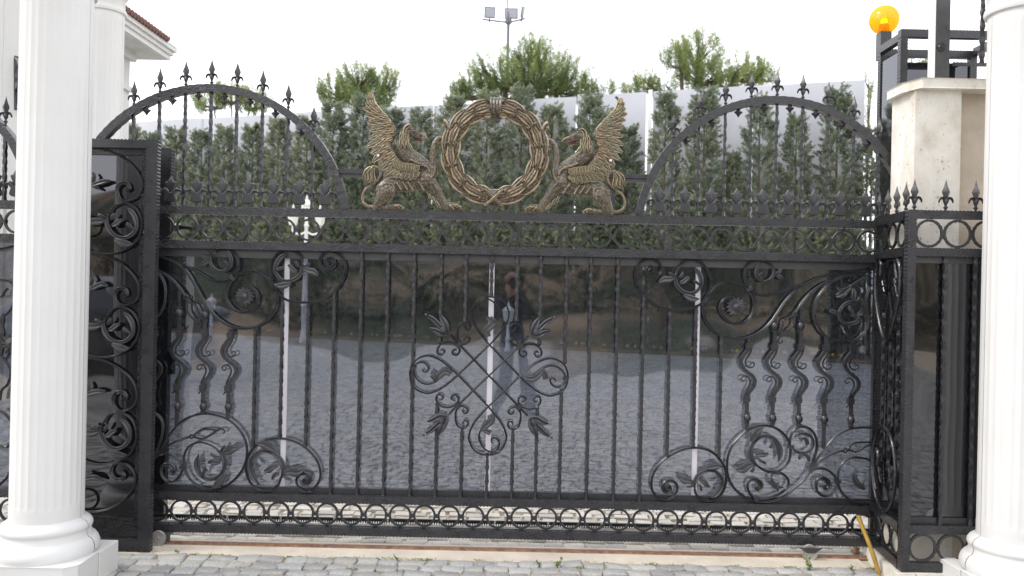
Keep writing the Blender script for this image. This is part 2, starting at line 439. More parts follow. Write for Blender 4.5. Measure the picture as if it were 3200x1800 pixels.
XL, XR = -2.262, 2.36
Z_TOP, Z_SEC, Z_LOW, Z_BOT = 2.032, 1.825, .2934, .098
for zc in (Z_TOP, Z_SEC, Z_LOW, Z_BOT):
    rail_mb(XL, XR, zc, .05).build('rail', IRON_E, gate)
for xx in (XL + .024, XR - .024):
    post_mb(Z_BOT, Z_SEC, xx, y0=-.018, y1=.024).build('stile', IRON_E, gate)
MB().box(XL, XR, .012, .03, 1.752, 1.802).build('panel_trim', IRON_L, gate)
MB().box(XL, XR, .012, .03, .316, .352).build('panel_trim', IRON, gate)

# ring rows
def ring_mb(r=.0625, t=.0072, hammered=False, n=36):
    p = [(r * math.cos(2 * math.pi * i / n), 0, r * math.sin(2 * math.pi * i / n)) for i in range(n)]
    rr = [t * (1 + (.16 if hammered else .06) * math.sin(i * 2.6)) for i in range(n)]
    return MB().tube(p, rr, [(-.9, -.75), (.9, -.75), (.9, .75), (-.9, .75)], closed=True)
RING = ring_mb().mesh('ring', IRON)
COLLAR = MB()
for k in (-1, 0, 1): COLLAR.box(-.0175, .0175, -.0135, .0135, k * .0075 - .0033, k * .0075 + .0033)
COLLAR.box(-.0165, .0165, -.012, .012, -.0095, .0095); COLLAR = COLLAR.mesh('collar', IRON, smooth=False)
PAD = MB().lathe([(.004, -.004), (.012, 0), (.004, .004)], n=8).mesh('weld_pad', IRON)
for zc in (1.9275, .2):
    for k in range(-8, 22):
        x = -.95 + .1484 * k
        put('ring', RING, gate, (x, 0, zc))
        if k < 21: put('collar', COLLAR, gate, (x + .0742, 0, zc))
        for s in (1, -1): put('weld_pad', PAD, gate, (x, 0, zc + s * .0735))

# smoked panels and the pale joint profiles
def at_y(sx, sy): return pl(sx, sy)[0]
joints = [pl(885, 1170)[0], pl(1528, 1170)[0] + .004, pl(2180, 1170)[0]]
edges = [XL + .05] + joints + [XR - .05]
for i in range(4):
    MB().box(edges[i] + .0165, edges[i + 1] - .0165, .034, .039, .32, 1.79).build('smoked_panel', SMOKE, gate, smooth=False)
for x in joints:
    MB().box(x - .016, x + .016, .0415, .05, .348, 1.772).box(x - .0015, x + .0015, .0385, .0415, .348, 1.772).build('joint_profile', STRIP, gate, smooth=False)

# arches with spears, drops and lilies
SP = MB().tube([(0, 0, -.01), (0, 0, .06)], .0066, ROUND6).lathe([(.006, .008), (.0115, .012), (.0115, .017), (.006, .021)], n=8)
SP.lathe([(.0065, .028), (.012, .040), (.0125, .050), (.0085, .058), (.0065, .064)], n=8)
SP.lathe([(.0065, .056), (.0095, .064), (.0205, .094), (.0195, .100), (.0105, .122), (.0040, .145), (0, .163)], n=4)
for s in (1, -1):
    SP.blade([(s * .003, .040), (s * .012, .062), (s * .025, .062), (s * .034, .048), (s * .034, .038)], [.007, .0085, .0075, .005, .0025], .008, 0, .006)
SPEAR = SP.mesh('spear_finial', IRON)
DROP = MB().lathe([(.0, -.056), (.012, -.038), (.0265, -.024), (.026, -.020), (.011, -.013), (.0125, .004)], n=4).mesh('pendant_drop', IRON)
def lily_mesh():
    s = .0005
    def g(P, k=1): return [(k * (x - 590) * s, (565 - y) * s) for x, y in P]
    half = lambda P: g(P) + g(P, -1)[::-1]
    m = MB().box(-.0055, .0055, -.006, .004, -.003, .034)
    m.relief(half([(597, 405), (612, 375), (636, 338), (652, 302), (660, 275), (640, 262), (624, 270), (618, 240), (592, 203)]), .002, -.010, .0025)
    m.relief(half([(597, 514), (622, 516), (654, 506), (668, 480), (660, 452), (650, 420), (660, 388), (678, 352), (662, 336), (638, 348), (612, 385), (596, 392)]), .004, -.014, .003)
    for k in (1, -1):
        m.blade(g([(650, 400), (668, 374), (700, 368), (724, 388), (726, 412), (708, 432)], k), [.007, .0075, .0075, .006, .004, .002], .010, -.001, .008)
        for x0, x1 in ((600, 604), (618, 628), (636, 650)):
            m.tube([(q[0], -.0145, q[1]) for q in g([(x0, 395 if x0 < 610 else 380), (x0 + 2, 440), (x1, 500)], k)], .0014, ROUND6)
        m.tube([(q[0], -.0105, q[1]) for q in g([(600, 395), (615, 330), (640, 285)], k)], .0013, ROUND6); m.tube([(q[0], -.0105, q[1]) for q in g([(594, 390), (600, 320), (606, 262)], k)], .0013, ROUND6)
    return m.mesh('lily_casting', IRON_C)
LILY = lily_mesh()
def arch(cx, k0, parent, lily0, y=0, lim=None):
    zc, Rr = 1.940, .838
    a0, a1 = math.asin((2.057 - zc) / Rr), math.pi - math.asin((2.057 - zc) / Rr)
    if lim: a0 = max(a0, lim)
    n = 120; p = [(cx + Rr * math.cos(a0 + (a1 - a0) * i / n), y, zc + Rr * math.sin(a0 + (a1 - a0) * i / n)) for i in range(n + 1)]
    MB().tube(p, [.0228 * (1 + .05 * math.sin(i * 2.4)) for i in range(n + 1)], SQ, flat=1.1).build('arch', IRON_E, parent)
    for k in range(k0, 5):
        x = k * .157; zt = zc + math.sqrt(max(0, (Rr + .022) ** 2 - x * x)) if abs(x) < Rr else 2.06
        put('spear_finial', SPEAR, parent, (cx + x, y, zt), (0, 0, random.uniform(-.08, .08)))
        zb = zc + math.sqrt((Rr - .02) ** 2 - x * x)
        bar_mb(cx + x, 2.057, zb, .0092, y).lathe([(.008, 2.057), (.014, 2.061), (.008, 2.067)], (cx + x, y, 0), 8).build('twisted_bar', IRON, parent)
    for j in range(max(k0, -4), 4):
        x = (j + .5) * .157; put('pendant_drop', DROP, parent, (cx + x, y, zc + math.sqrt((Rr - .022) ** 2 - x * x) + .003), (0, 0, math.pi / 4 * 0))
    for j in range(lily0, 5):
        x = (j + .5) * .157
        if abs(x) < Rr - .06: put('lily_casting', LILY, parent, (cx + x, y, 2.055))
arch(-1.859, -3, gate, -2)
arch(1.594, -4, gate, -5)
for cx in (1.594,):
    for sx in (-1,):
        pass

# plain bars
ZT, ZB = 1.80, .318
for sx in (1132, 1214, 1297, 1849, 1933):
    bar(pl(sx, 790)[0], ZB, ZT)
def half(x, y0=None, y1=None):
    X, z = pl(x, y0 if y0 is not None else y1)
    if y0 is None: bar(X, z, ZT)
    else: bar(X, ZB, z)
for x, y in ((1375, 1072), (1453.5, 1008), (1535, 927), (1614, 1003), (1686, 1077), (1765.5, 1134)): half(x, None, y)
for x, y in ((1366, 1261), (1444, 1336), (1523, 1417), (1603, 1341), (1679, 1275), (1755, 1219)): half(x, y)
for (xt, yt, xb, yb) in ((798, 1027, 792, 1397), (885, 934, 874, 1369), (964, 948, 955, 1394), (2093.6, 974, 2085, 1423), (2175, 960, 2168, 1396), (2253, 1050, 2248.5, 1426)):
    a, b2 = pl(xt, yt), pl(xb, yb); bar((a[0] + b2[0]) / 2, b2[1], a[1])
for (x, y) in ((1046, 908), (2012, 925)): half(x, y)

# scroll work -------------------------------------------------------
SK = {k: 5.0 / F / v[2] for k, v in CROP.items()}
def scroll(S, pts, r=.0072, r1=None, snail=0, name='scroll', parent=None, y=-.004, d=5.0, mat=None, mirror=None):
    Q = sh(S, pts, d)
    P = spline(Q, .011); n = len(P)
    rr = np.full(n, r)
    if r1 is not None: rr = np.interp(np.arange(n), [0, n * .8, n - 1], [r, r, r1])
    if snail:
        k = int(snail * n); rr[n - k:] = np.interp(np.arange(k), [0, k * .55, k - 1], [r, r * 2.1, r * 1.5])
    m = MB().tube(xz(P, y), list(rr), GROOVE, flat=1.0)
    return m.build(name, mat or IRON, parent or gate)
def collar_at(S, pt, ang=0, parent=None, y=-.004, d=5.0, s=.95):
    X, z = sh(S, [pt], d)[0]
    put('collar', COLLAR, parent or gate, (X, y, z), (0, R(ang), 0), (s, 1.1, s))
TPL = [  # acanthus casting, drawn once: (spine, half widths)
    ([(740, 345), (718, 420), (735, 520), (790, 600), (880, 652), (970, 660), (1050, 620), (1108, 540), (1108, 430), (1060, 330), (978, 256)], [10, 28, 32, 26, 24, 24, 26, 26, 36, 34, 2]),
    ([(790, 500), (850, 480), (890, 440), (940, 425)], [16, 30, 30, 12]),
    ([(700, 430), (620, 450), (550, 450), (475, 490)], [18, 40, 42, 14]),
    ([(700, 395), (660, 375), (615, 358)], [14, 17, 14]),
    ([(785, 425), (815, 385), (832, 338)], [14, 18, 10]),
    ([(840, 680), (930, 725), (1000, 745), (1082, 742)], [14, 42, 38, 3]),
    ([(1085, 545), (1040, 500), (992, 476)], [10, 18, 16])]
def acanthus(S, root, cen, mir=False, parent=None, y=-.010, d=5.0, only=None):
    r0, c0 = complex(740, 345), complex(920, 450); r1, c1 = complex(*root), complex(*cen)
    if mir: r0, c0 = r0.conjugate(), c0.conjugate()
    k = (c1 - r1) / (c0 - r0); sc_ = abs(k) * d / F / CROP[S][2]
    m = MB()
    for i, (P, W) in enumerate(TPL):
        if only is not None and i not in only: continue
        Q = []
        for p in P:
            z = complex(*p); z = z.conjugate() if mir else z
            z = r1 + (z - r0) * k; Q.append((z.real, z.imag))
        m.blade(sh(S, Q, d), [w * sc_ * (1.3 if i else 1.1) for w in W], .011 if i == 0 else .009, y - .002 * i, .010, curl=.006 if i else 0)
    return m.build('acanthus_casting', IRON_C, parent or gate)
def leafs(S, items, parent=None, y=-.012, d=5.0, name='leaf_casting', t=.009, mat=None, mir=None):
    k = d / F / CROP[S][2]
    for i, (P, W) in enumerate(items):
        MB().blade(sh(S, P, d), [w * k * 1.2 for w in W], t, y - .001 * i, .010, curl=.005).build(name, mat or IRON_C, parent or gate)

# upper left
scroll('A', [(40, 130), (150, 160), (250, 195), (350, 240), (440, 300), (500, 370), (570, 480), (640, 600), (700, 710), (760, 810), (850, 910), (960, 1000), (1080, 1055), (1200, 1075), (1330, 1065), (1450, 1010), (1550, 930), (1620, 810), (1635, 690), (1610, 580), (1550, 480), (1470, 410), (1380, 368), (1290, 358), (1190, 375), (1100, 430), (1030, 510), (995, 600), (1000, 700), (1050, 790), (1130, 855), (1220, 875), (1300, 850), (1370, 780), (1390, 690), (1370, 610), (1310, 560), (1230, 548)])
scroll('A', [(440, 298), (520, 312), (620, 357), (720, 412), (800, 462), (900, 487), (990, 478), (1060, 435), (1110, 380), (1143, 290), (1135, 190), (1090, 120), (1010, 76), (920, 80), (845, 112)], r1=.004)
scroll('A', [(20, 265), (55, 290), (120, 335), (220, 385), (320, 460), (410, 560), (480, 660)], r1=.006)
scroll('A', [(120, 335), (180, 420), (225, 520), (235, 650), (215, 780), (160, 890), (85, 970)], r1=.004)
scroll('A', [(1957, 240), (1945, 180), (1890, 120), (1810, 90), (1740, 90), (1650, 130), (1590, 210), (1555, 330), (1565, 460), (1610, 580), (1700, 680), (1820, 735), (1950, 745), (2080, 740), (2210, 700), (2340, 620), (2440, 500), (2490, 370), (2490, 250), (2440, 160), (2370, 115), (2300, 97), (2240, 112), (2185, 170), (2170, 240), (2200, 300), (2260, 333), (2320, 318), (2353, 270), (2345, 222), (2300, 198), (2268, 218), (2285, 262)], snail=.10)
acanthus('A', (1957, 240), (1790, 300), True)
acanthus('A', (820, 115), (935, 205), False, only=(0, 3, 4, 6)); leafs('A', [([(830, 190), (780, 200), (730, 185), (700, 170)], [10, 18, 20, 12])]); leafs('A', [([(800, 210), (760, 240), (720, 260), (685, 305)], [12, 26, 26, 6])])
collar_at('A', (1075, 435), 35)
def rhomb(S, arms, tail, eye, d=5.0):
    m = MB()
    for a in arms:
        P = spline(sh(S, a, d), .006); m.tube(xz(P, -.004), [.0062 * (1 + .28 * math.sin(i * 2.1)) for i in range(len(P))], ROUND6)
    P = spline(sh(S, tail, d), .008); m.tube(xz(P, -.004), list(np.linspace(.0068, .003, len(P))), ROUND6)
    X, z = sh(S, [eye], d)[0]; n = 14
    m.tube([(X + .011 * math.cos(2 * math.pi * i / n), -.006, z + .011 * math.sin(2 * math.pi * i / n)) for i in range(n)], .005, ROUND6, closed=True)
    m.build('split_loop', IRON, gate)
rhomb('A', [[(490, 690), (530, 740), (600, 770), (640, 840), (660, 900), (660, 965)], [(505, 720), (508, 850), (560, 930), (620, 980), (660, 1000)]], [(655, 950), (683, 1025), (660, 1073), (628, 1055), (650, 1020)], (490, 685))
# upper right
scroll('B', [(738, 335), (770, 270), (830, 200), (920, 155), (1010, 150), (1110, 190), (1200, 290), (1250, 400), (1265, 500), (1245, 620), (1190, 740), (1090, 830), (960, 885), (800, 912), (650, 905), (500, 862), (360, 780), (250, 690), (170, 570), (130, 440), (130, 310), (190, 205), (280, 147), (370, 137), (450, 172), (505, 240), (508, 320), (470, 372), (400, 398), (335, 380), (295, 330), (315, 278), (360, 265), (388, 292), (385, 335)], snail=.10)
acanthus('B', (740, 345), (920, 450))
big = [(2070, 203), (1900, 225), (1700, 255), (1500, 285), (1300, 335), (1130, 405), (980, 480), (870, 545), (760, 650), (660, 770), (560, 920), (470, 1050), (370, 1160), (250, 1250), (120, 1310)]
bigB = [((px / 5.175 + 2320 - 1960) * 4.829, (py / 5.175 + 800 - 780) * 4.829) for px, py in big]
scroll('B', bigB + [(1738, 1342), (1620, 1345), (1500, 1325), (1380, 1285), (1270, 1190), (1190, 1070), (1150, 940), (1155, 810), (1200, 700), (1270, 610), (1370, 535), (1480, 498), (1590, 490), (1700, 515), (1800, 570), (1880, 670), (1920, 790), (1910, 900), (1860, 1010), (1780, 1090), (1680, 1120), (1570, 1105), (1470, 1030), (1410, 930), (1410, 820), (1460, 745), (1540, 720), (1620, 728)])
scroll('C', [(975, 468), (860, 505), (700, 560), (560, 605), (420, 635), (290, 630), (190, 590), (110, 530), (60, 430), (35, 300), (60, 180), (130, 100), (230, 68), (330, 75), (430, 115), (480, 160)], r1=.004)
scroll('C', [(2070, 252), (1850, 280), (1650, 320), (1480, 400), (1380, 460), (1290, 560), (1210, 680), (1175, 820), (1170, 960), (1210, 1110), (1290, 1240), (1400, 1330), (1540, 1380), (1680, 1385), (1830, 1350), (1950, 1260), (2020, 1130), (2030, 1000), (2020, 930), (2010, 860), (1995, 700), (2055, 500)])
scroll('C', [(1480, 400), (1350, 430), (1200, 520), (1080, 620), (980, 730), (910, 830), (855, 925)], r1=.0055)
rhomb('C', [[(820, 960), (740, 1000), (670, 1040), (645, 1150), (625, 1250), (600, 1315)], [(832, 970), (835, 1080), (790, 1150), (700, 1240), (610, 1310)]], [(612, 1300), (575, 1370), (600, 1410), (642, 1395), (635, 1360)], (842, 942))
acanthus('C', (1860, 775), (1745, 925), False, only=(0, 1, 2, 3)); leafs('C', [([(1850, 1010), (1800, 970), (1760, 940)], [12, 22, 30]), ([(1830, 1040), (1870, 930), (1945, 890)], [14, 26, 24]), ([(1540, 930), (1450, 900), (1400, 880)], [16, 30, 24])])
acanthus('C', (482, 160), (355, 250), True, only=(0, 6)); leafs('C', [([(520, 280), (570, 270), (600, 230), (630, 210)], [12, 22, 22, 14]), ([(530, 300), (570, 330), (620, 350), (655, 390)], [12, 26, 26, 6])])
scroll('C', [(2060, 290), (1900, 385), (1780, 462), (1740, 490)], r=.006)
leafs('C', [([(1740, 490), (1660, 560), (1580, 620), (1500, 650)], [16, 55, 60, 30]), ([(1640, 560), (1560, 550), (1508, 500)], [24, 26, 5]), ([(1660, 580), (1630, 640), (1640, 690)], [24, 20, 4])])
MB().ball((*([sh('C', [(1740, 490)])[0][0]]), -.008, sh('C', [(1740, 490)])[0][1]), .012).build('bud_knob', IRON, gate)
collar_at('B', (1840, 592), -30)
def rosette(S, c, rad):
    X, z = sh(S, [c])[0]; r_ = rad * 5 / F / CROP[S][2]; root = MB()
    root.lathe([(0, -.024), (.006, -.024), (.010, -.021), (r_ * .36, -.017), (r_ * .40, -.010), (r_ * .40, 0)], (X, 0, z), 20, 'y').build('rosette_boss', IRON, gate)
    for i in range(14):
        a = 2 * math.pi * i / 14; p = MB()
        p.blade([(X + math.cos(a) * q * r_, z + math.sin(a) * q * r_) for q in (.34, .6, .85, 1.0)], [r_ * .08, r_ * .17, r_ * .16, r_ * .03], .007, -.006, .01)
        p.build('petal', IRON_C, gate)
rosette('A', (1228, 672), 122); rosette('B', (1640, 870), 150)

# lower right
scroll('E', [(822, 1100), (840, 1170), (900, 1240), (1000, 1273), (1100, 1263), (1200, 1200), (1275, 1080), (1298, 930), (1285, 800), (1230, 690), (1150, 590), (1040, 520), (930, 487), (820, 477), (680, 495), (560, 540), (440, 605), (330, 690), (240, 800), (185, 920), (170, 1030), (190, 1130), (250, 1210), (330, 1253), (420, 1253), (500, 1210), (555, 1130), (560, 1050), (520, 995), (450, 975), (385, 995), (350, 1060), (375, 1125), (425, 1138), (455, 1095), (435, 1055)], snail=.15)
acanthus('E', (822, 1095), (1025, 1025), True)
scroll('E', [(1790, 765), (1880, 820), (1990, 842), (2080, 830), (2160, 780), (2240, 690), (2268, 570), (2260, 440), (2210, 320), (2110, 220), (1990, 160), (1860, 142), (1740, 160), (1620, 220), (1500, 320), (1390, 450), (1330, 590), (1312, 730), (1322, 880), (1370, 1010), (1450, 1120), (1560, 1210), (1680, 1270), (1800, 1293), (1950, 1288), (2080, 1258), (2200, 1190), (2318, 1100), (2438, 1000), (2518, 900), (2553, 850), (2618, 740), (2698, 610), (2788, 490), (2888, 370), (3008, 270), (3138, 205), (3288, 175), (3500, 172)])
acanthus('E', (1790, 765), (1890, 545), True)
scroll('E', [(1972, 905), (2000, 870), (2050, 852), (2120, 855), (2200, 910), (2240, 990), (2220, 1070), (2140, 1150), (2040, 1200), (1920, 1238), (1800, 1252), (1730, 1242), (1670, 1190), (1630, 1110), (1622, 1030), (1670, 965), (1750, 962), (1815, 1010), (1820, 1070), (1785, 1108), (1742, 1080)], snail=.22)
leafs('E', [([(1968, 905), (1975, 970), (2010, 1030), (2060, 1080)], [8, 28, 34, 26]), ([(2010, 1010), (2060, 1010), (2090, 1000)], [14, 16, 6]), ([(2020, 1040), (2090, 1060), (2150, 1070)], [18, 22, 6]), ([(2030, 1060), (2060, 1100), (2065, 1135)], [18, 18, 4])])
collar_at('E', (2070, 850), 0); collar_at('E', (1740, 1245), 65); collar_at('E', (2272, 462), 0)
scroll('Fz', [(815, 850), (840, 770), (880, 660), (920, 520), (925, 380), (890, 270), (820, 190), (730, 160), (640, 175), (570, 230), (530, 320), (520, 410)])
acanthus('Fz', (560, 480), (700, 400), False, only=(0,)); leafs('Fz', [([(700, 560), (660, 600), (650, 650)], [16, 24, 10]), ([(720, 570), (770, 600), (810, 680)], [20, 26, 4]), ([(780, 420), (740, 340), (690, 330), (670, 360)], [24, 24, 20, 12])])
scroll('Fz', [(825, 850), (900, 760), (1000, 670), (1120, 590), (1240, 540), (1340, 517)], r1=.0055)
rhomb('Fz', [[(1400, 500), (1450, 430), (1500, 402), (1600, 395), (1720, 392)], [(1370, 522), (1430, 515), (1500, 540), (1570, 522), (1640, 472), (1720, 430)]], [(1720, 392), (1780, 380), (1800, 420)], (1352, 518))
scroll('Fz', [(825, 855), (900, 800), (1000, 790), (1100, 820), (1190, 900), (1228, 980), (1230, 1060), (1190, 1140), (1120, 1195), (1050, 1208), (980, 1185), (930, 1120), (915, 1030), (945, 955), (1010, 938), (1080, 970), (1115, 1040), (1095, 1085), (1050, 1090), (1035, 1045)], snail=.38)
scroll('Fz', [(1800, 700), (1690, 650), (1600, 630), (1500, 622), (1400, 650), (1310, 720), (1260, 820), (1245, 940), (1250, 1030), (1290, 1130), (1370, 1220), (1470, 1280), (1580, 1302), (1760, 1300)])
leafs('Fz', [([(1505, 780), (1475, 880), (1500, 980), (1580, 1060), (1640, 1090)], [3, 34, 42, 32, 20]), ([(1600, 1050), (1600, 1000), (1610, 970)], [14, 16, 6])])
collar_at('Fz', (1240, 985), 0)
# lower left
scroll('G', [(60, 820), (130, 730), (200, 640), (240, 560), (300, 460), (390, 340), (500, 240), (620, 180), (760, 147), (880, 147), (1020, 180), (1150, 240), (1270, 350), (1350, 480), (1385, 620), (1382, 760), (1330, 910), (1230, 1040), (1110, 1140), (980, 1190), (870, 1193), (760, 1170), (660, 1110), (580, 1030), (525, 910), (510, 790), (530, 680), (590, 592), (680, 547), (780, 545), (900, 590), (980, 640)], r1=.005)
acanthus('G', (980, 640), (885, 830), True)
scroll('G', [(130, 740), (200, 680), (280, 600), (400, 530), (500, 495), (605, 465)], r1=.0055)
rhomb('G', [[(650, 450), (700, 400), (750, 367), (850, 360), (965, 372)], [(655, 470), (760, 490), (830, 470), (920, 410), (965, 376)]], [(960, 374), (1040, 357), (1080, 390), (1050, 425)], (620, 461))
scroll('G', [(100, 750), (220, 702), (330, 712), (420, 770), (480, 850), (490, 930), (440, 1030), (360, 1085), (290, 1080), (225, 1030), (197, 940), (225, 865), (290, 845), (355, 875), (380, 930), (348, 965), (312, 935)], snail=.3)
collar_at('G', (500, 885), 0)
scroll('G', [(1855, 1045), (1820, 1130), (1740, 1190), (1640, 1213), (1540, 1190), (1440, 1110), (1385, 990), (1372, 870), (1400, 740), (1480, 620), (1590, 540), (1720, 492), (1850, 487), (2000, 512), (2150, 580), (2270, 680), (2360, 800), (2403, 930), (2398, 1050), (2340, 1150), (2260, 1218), (2180, 1226), (2115, 1180), (2072, 1090), (2093, 1012), (2150, 975), (2215, 985), (2260, 1040), (2238, 1105), (2190, 1120), (2168, 1080), (2195, 1055)], snail=.15)
acanthus('G', (1855, 1050), (1660, 905), False)
scroll('G', [(115, 720), (150, 620), (200, 480), (222, 320), (200, 220), (130, 150), (40, 120)])

# wavy bars
WAVY_X = [(485, 1041, 970), (560.6, 978, None), (641, 985, None), (719.6, 1027, 'h')]
def wavy(cx_top, ytop, ybot, knob_top):
    """one S-shaped bar; traced from image crop D, first bar of the right-hand group (collar at crop x 405)"""
    ox = cx_top; s0 = CROP['D']
    def q(P, dy=0): return [pl(ox + (x - 405) / 4.025, oy + (y - 325) / 4.025) for x, y in P]
    # reference height of the upper collar follows the level line of the gate
    oy = 1080.7 + (ox - 2340.6) * .0211
    root_path = [(403, 345), (385, 385), (345, 435), (306, 500), (308, 560), (345, 620), (400, 665), (455, 710), (480, 765), (465, 830), (420, 890), (390, 945), (382, 1000)]
    P = spline(q(root_path), .012); n = len(P)
    m = MB().tube(xz(P), [.0098 * (1 + .08 * math.sin(i * 2.2)) for i in range(n)], [(-1, -.9), (1, -.9), (1, .9), (-1, .9)])
    zt = pl(ox, ytop)[1]; zb = pl(ox, ybot)[1]; a = q([(403, 345)])[0]; b = q([(382, 1000)])[0]
    m.tube([(a[0], 0, a[1]), (a[0], 0, zt)], .0095, SQ); m.tube([(b[0], 0, zb), (b[0], 0, b[1])], .0095, SQ)
    body = m.build('wavy_bar', IRON, gate)
    for C in ([(432, 350), (426, 400), (398, 450), (365, 500), (362, 550), (392, 590), (440, 597), (472, 565), (458, 535), (425, 543)],
              [(362, 975), (360, 930), (385, 870), (415, 800), (407, 738), (370, 706), (325, 710), (303, 745), (328, 770), (356, 752)],
              [(428, 310), (436, 265), (460, 235)], [(350, 1010), (345, 1045), (316, 1070)]):
        P = spline(q(C), .008); MB().tube(xz(P, -.002), list(np.linspace(.0068, .0038, len(P))), ROUND6).build('curl', IRON, body)
    for c in ((405, 325), (376, 992)):
        X, z = q([c])[0]; put('collar', COLLAR, body, (X, 0, z), None, (1.05, 1.2, 1.5))
    kn = [(.010, -.036), (.018, -.034), (.018, -.029), (.009, -.026), (.016, -.020), (.0225, -.004), (.0215, .008), (.014, .022), (.010, .026), (.017, .029), (.017, .034), (.009, .038)]
    X, z = q([(381, 1232)])[0]; MB().lathe(kn, (X, 0, z), 14).build('knob', IRON, body)
    if knob_top:
        X, z = pl(ox, knob_top); MB().lathe(kn, (X, 0, z), 14).build('knob', IRON, body)
for a in ((484, 1000, 1285, None), (560.6, 905, 1333, 978), (641, 951, 1295, 985), (719.6, 1027, 1308, None)): wavy(*a)
for a in ((2340.6, 1058, 1343, None), (2420.9, 990, 1331, 1019), (2502.6, 948, 1338, 1019), (2582, 1050, 1402, None), (2665.3, 1070, 1341, None)): wavy(*a)

# centre ornament ---------------------------------------------------
CX, CZ = pl(1528, 1174)
def hp(P): return sh('H', P)
def mirrored(P, mx, mz): return [((2 * CX - x) if mx else x, (2 * CZ - z) if mz else z) for x, z in P]
def thin(P, r=.0053, r1=None, y=-.010, name='scroll'):
    Q = spline(P, .010); rr = [r] * len(Q) if r1 is None else list(np.interp(np.arange(len(Q)), [0, len(Q) * .7, len(Q) - 1], [r, r, r1]))
    MB().tube(xz(Q, y), rr, GROOVE).build(name, IRON, gate)
LT = hp([(1310, 805), (1400, 712), (1500, 592), (1562, 480), (1588, 380), (1570, 290), (1520, 200), (1440, 145), (1350, 125), (1310, 124)])
drop_half = [(x - CX, z - CZ) for x, z in LT]
drop_half[0] = (0, drop_half[0][1]); drop_half[-1] = (0, drop_half[-1][1])
loop = drop_half + [(-x, z) for x, z in drop_half[::-1][1:]]
for k in range(4):
    c, s = [(1, 0), (0, 1), (-1, 0), (0, -1)][k]
    thin([(CX + x * c + z * s, CZ - x * s + z * c) for x, z in loop], name='teardrop_loop')
dz = drop_half[0][1]                                  # crossing distance of the lattice
for k in (-1, 0, 1):
    for s in (1, -1):
        # lines in direction (1, s); offset k
        o = k * dz / 2
        L = dz / 2 if k else dz * 1.235
        for_y = -.010 if s > 0 else -.004
        ox_, oz_ = o, -o * s * 1.0
        e = dz / 2 if k else dz * 1.28
        thin([(CX + ox_ + t * e, CZ + oz_ + s * t * e) for t in (-1, -.5, 0, .5, 1)], y=for_y, name='lattice_bar')
for mx in (0, 1):
    for mz in (0, 1):
        for C in ([(880, 770), (855, 700), (860, 600), (890, 520), (950, 487), (1010, 500), (1040, 550), (1015, 598), (972, 580), (965, 540)],
                  [(840, 800), (740, 770), (640, 790), (577, 860), (582, 930), (630, 948), (673, 910), (650, 872), (618, 880)],
                  [(910, 800), (980, 790), (1030, 740), (1010, 702), (970, 702), (950, 748)],
                  [(880, 840), (890, 900), (850, 948), (792, 930), (790, 890), (848, 870)]):
            thin(mirrored(hp(C), mx, mz), .0054, .004, name='curl')
        c = mirrored(hp([(880, 800)]), mx, mz)[0]
        put('collar', COLLAR, gate, (c[0], -.008, c[1]), (0, R(-45 if mx == mz else 45), 0), (1.1, 1.5, 1.2))
        # tulip bud
        m = MB(); k = SK['H']
        for P, W in (([(725, 640), (700, 560), (670, 480), (625, 385)], [20, 60, 50, 14]), ([(720, 650), (640, 645), (560, 600), (460, 565)], [24, 55, 40, 10]),
                     ([(700, 620), (600, 520), (520, 440), (450, 400)], [30, 42, 40, 30])):
            m.blade(mirrored(hp(P), mx, mz), [w * k for w in W], .016, -.018, .010, curl=.008)
        c2 = mirrored(hp([(662, 590)]), mx, mz)[0]; m.lathe([(0, -.046), (.013, -.045), (.021, -.036), (.0225, -.026), (.018, -.012)], (c2[0], 0, c2[1]), 18, 'y')
        c3 = mirrored(hp([(420, 378)]), mx, mz)[0]; m.ball((c3[0], -.026, c3[1]), .0095, 8)
        m.build('tulip_bud', IRON_C, gate)
for P, r1 in ((([(1210, 152), (1300, 160), (1380, 210), (1440, 300), (1442, 400), (1420, 460)]), .004), ([(1210, 150), (1152, 210), (1150, 290), (1200, 358), (1258, 350), (1270, 312), (1235, 285)], .004),
              ([(235, 1130), (270, 1082), (340, 1048), (410, 1070), (450, 1130), (430, 1178), (390, 1188), (365, 1147)], .004), ([(240, 1150), (252, 1220), (300, 1300), (380, 1350), (460, 1357), (545, 1330)], .004),
              ([(2390, 1260), (2350, 1180), (2280, 1122), (2200, 1097), (2120, 1112), (2065, 1142)], .004), ([(2390, 1320), (2330, 1388), (2250, 1400), (2190, 1360), (2170, 1302), (2200, 1267), (2258, 1308)], .004)):
    thin(hp(P), .005, r1)
for P in ([(1360, 1330), (1260, 1290), (1190, 1200), (1162, 1100), (1190, 1010)], [(1360, 1330), (1430, 1270), (1450, 1190), (1400, 1122), (1343, 1132), (1342, 1180), (1370, 1200)]):
    thin(sh('I', P), .0055, .004)
leafs('H', [([(1415, 465), (1340, 530), (1270, 600), (1290, 690)], [14, 42, 48, 36]), ([(1410, 470), (1330, 455), (1275, 410)], [16, 34, 22]), ([(1400, 475), (1360, 440), (1330, 405)], [14, 22, 14])])
leafs('H', [([(545, 1330), (620, 1220), (700, 1180), (770, 1220)], [14, 38, 46, 34]), ([(550, 1320), (540, 1220), (490, 1180)], [14, 32, 24]), ([(545, 1325), (520, 1270), (480, 1240)], [12, 20, 12])])
leafs('H', [([(2065, 1142), (2000, 1230), (1920, 1280), (1840, 1270)], [14, 36, 44, 30]), ([(2065, 1150), (2090, 1210), (2110, 1285)], [16, 30, 34]), ([(2070, 1155), (2110, 1200), (2130, 1225)], [12, 18, 12])])
leafs('I', [([(1190, 1005), (1280, 930), (1340, 860), (1320, 790)], [14, 38, 48, 36]), ([(1195, 1005), (1270, 1020), (1330, 1050)], [16, 30, 34])])
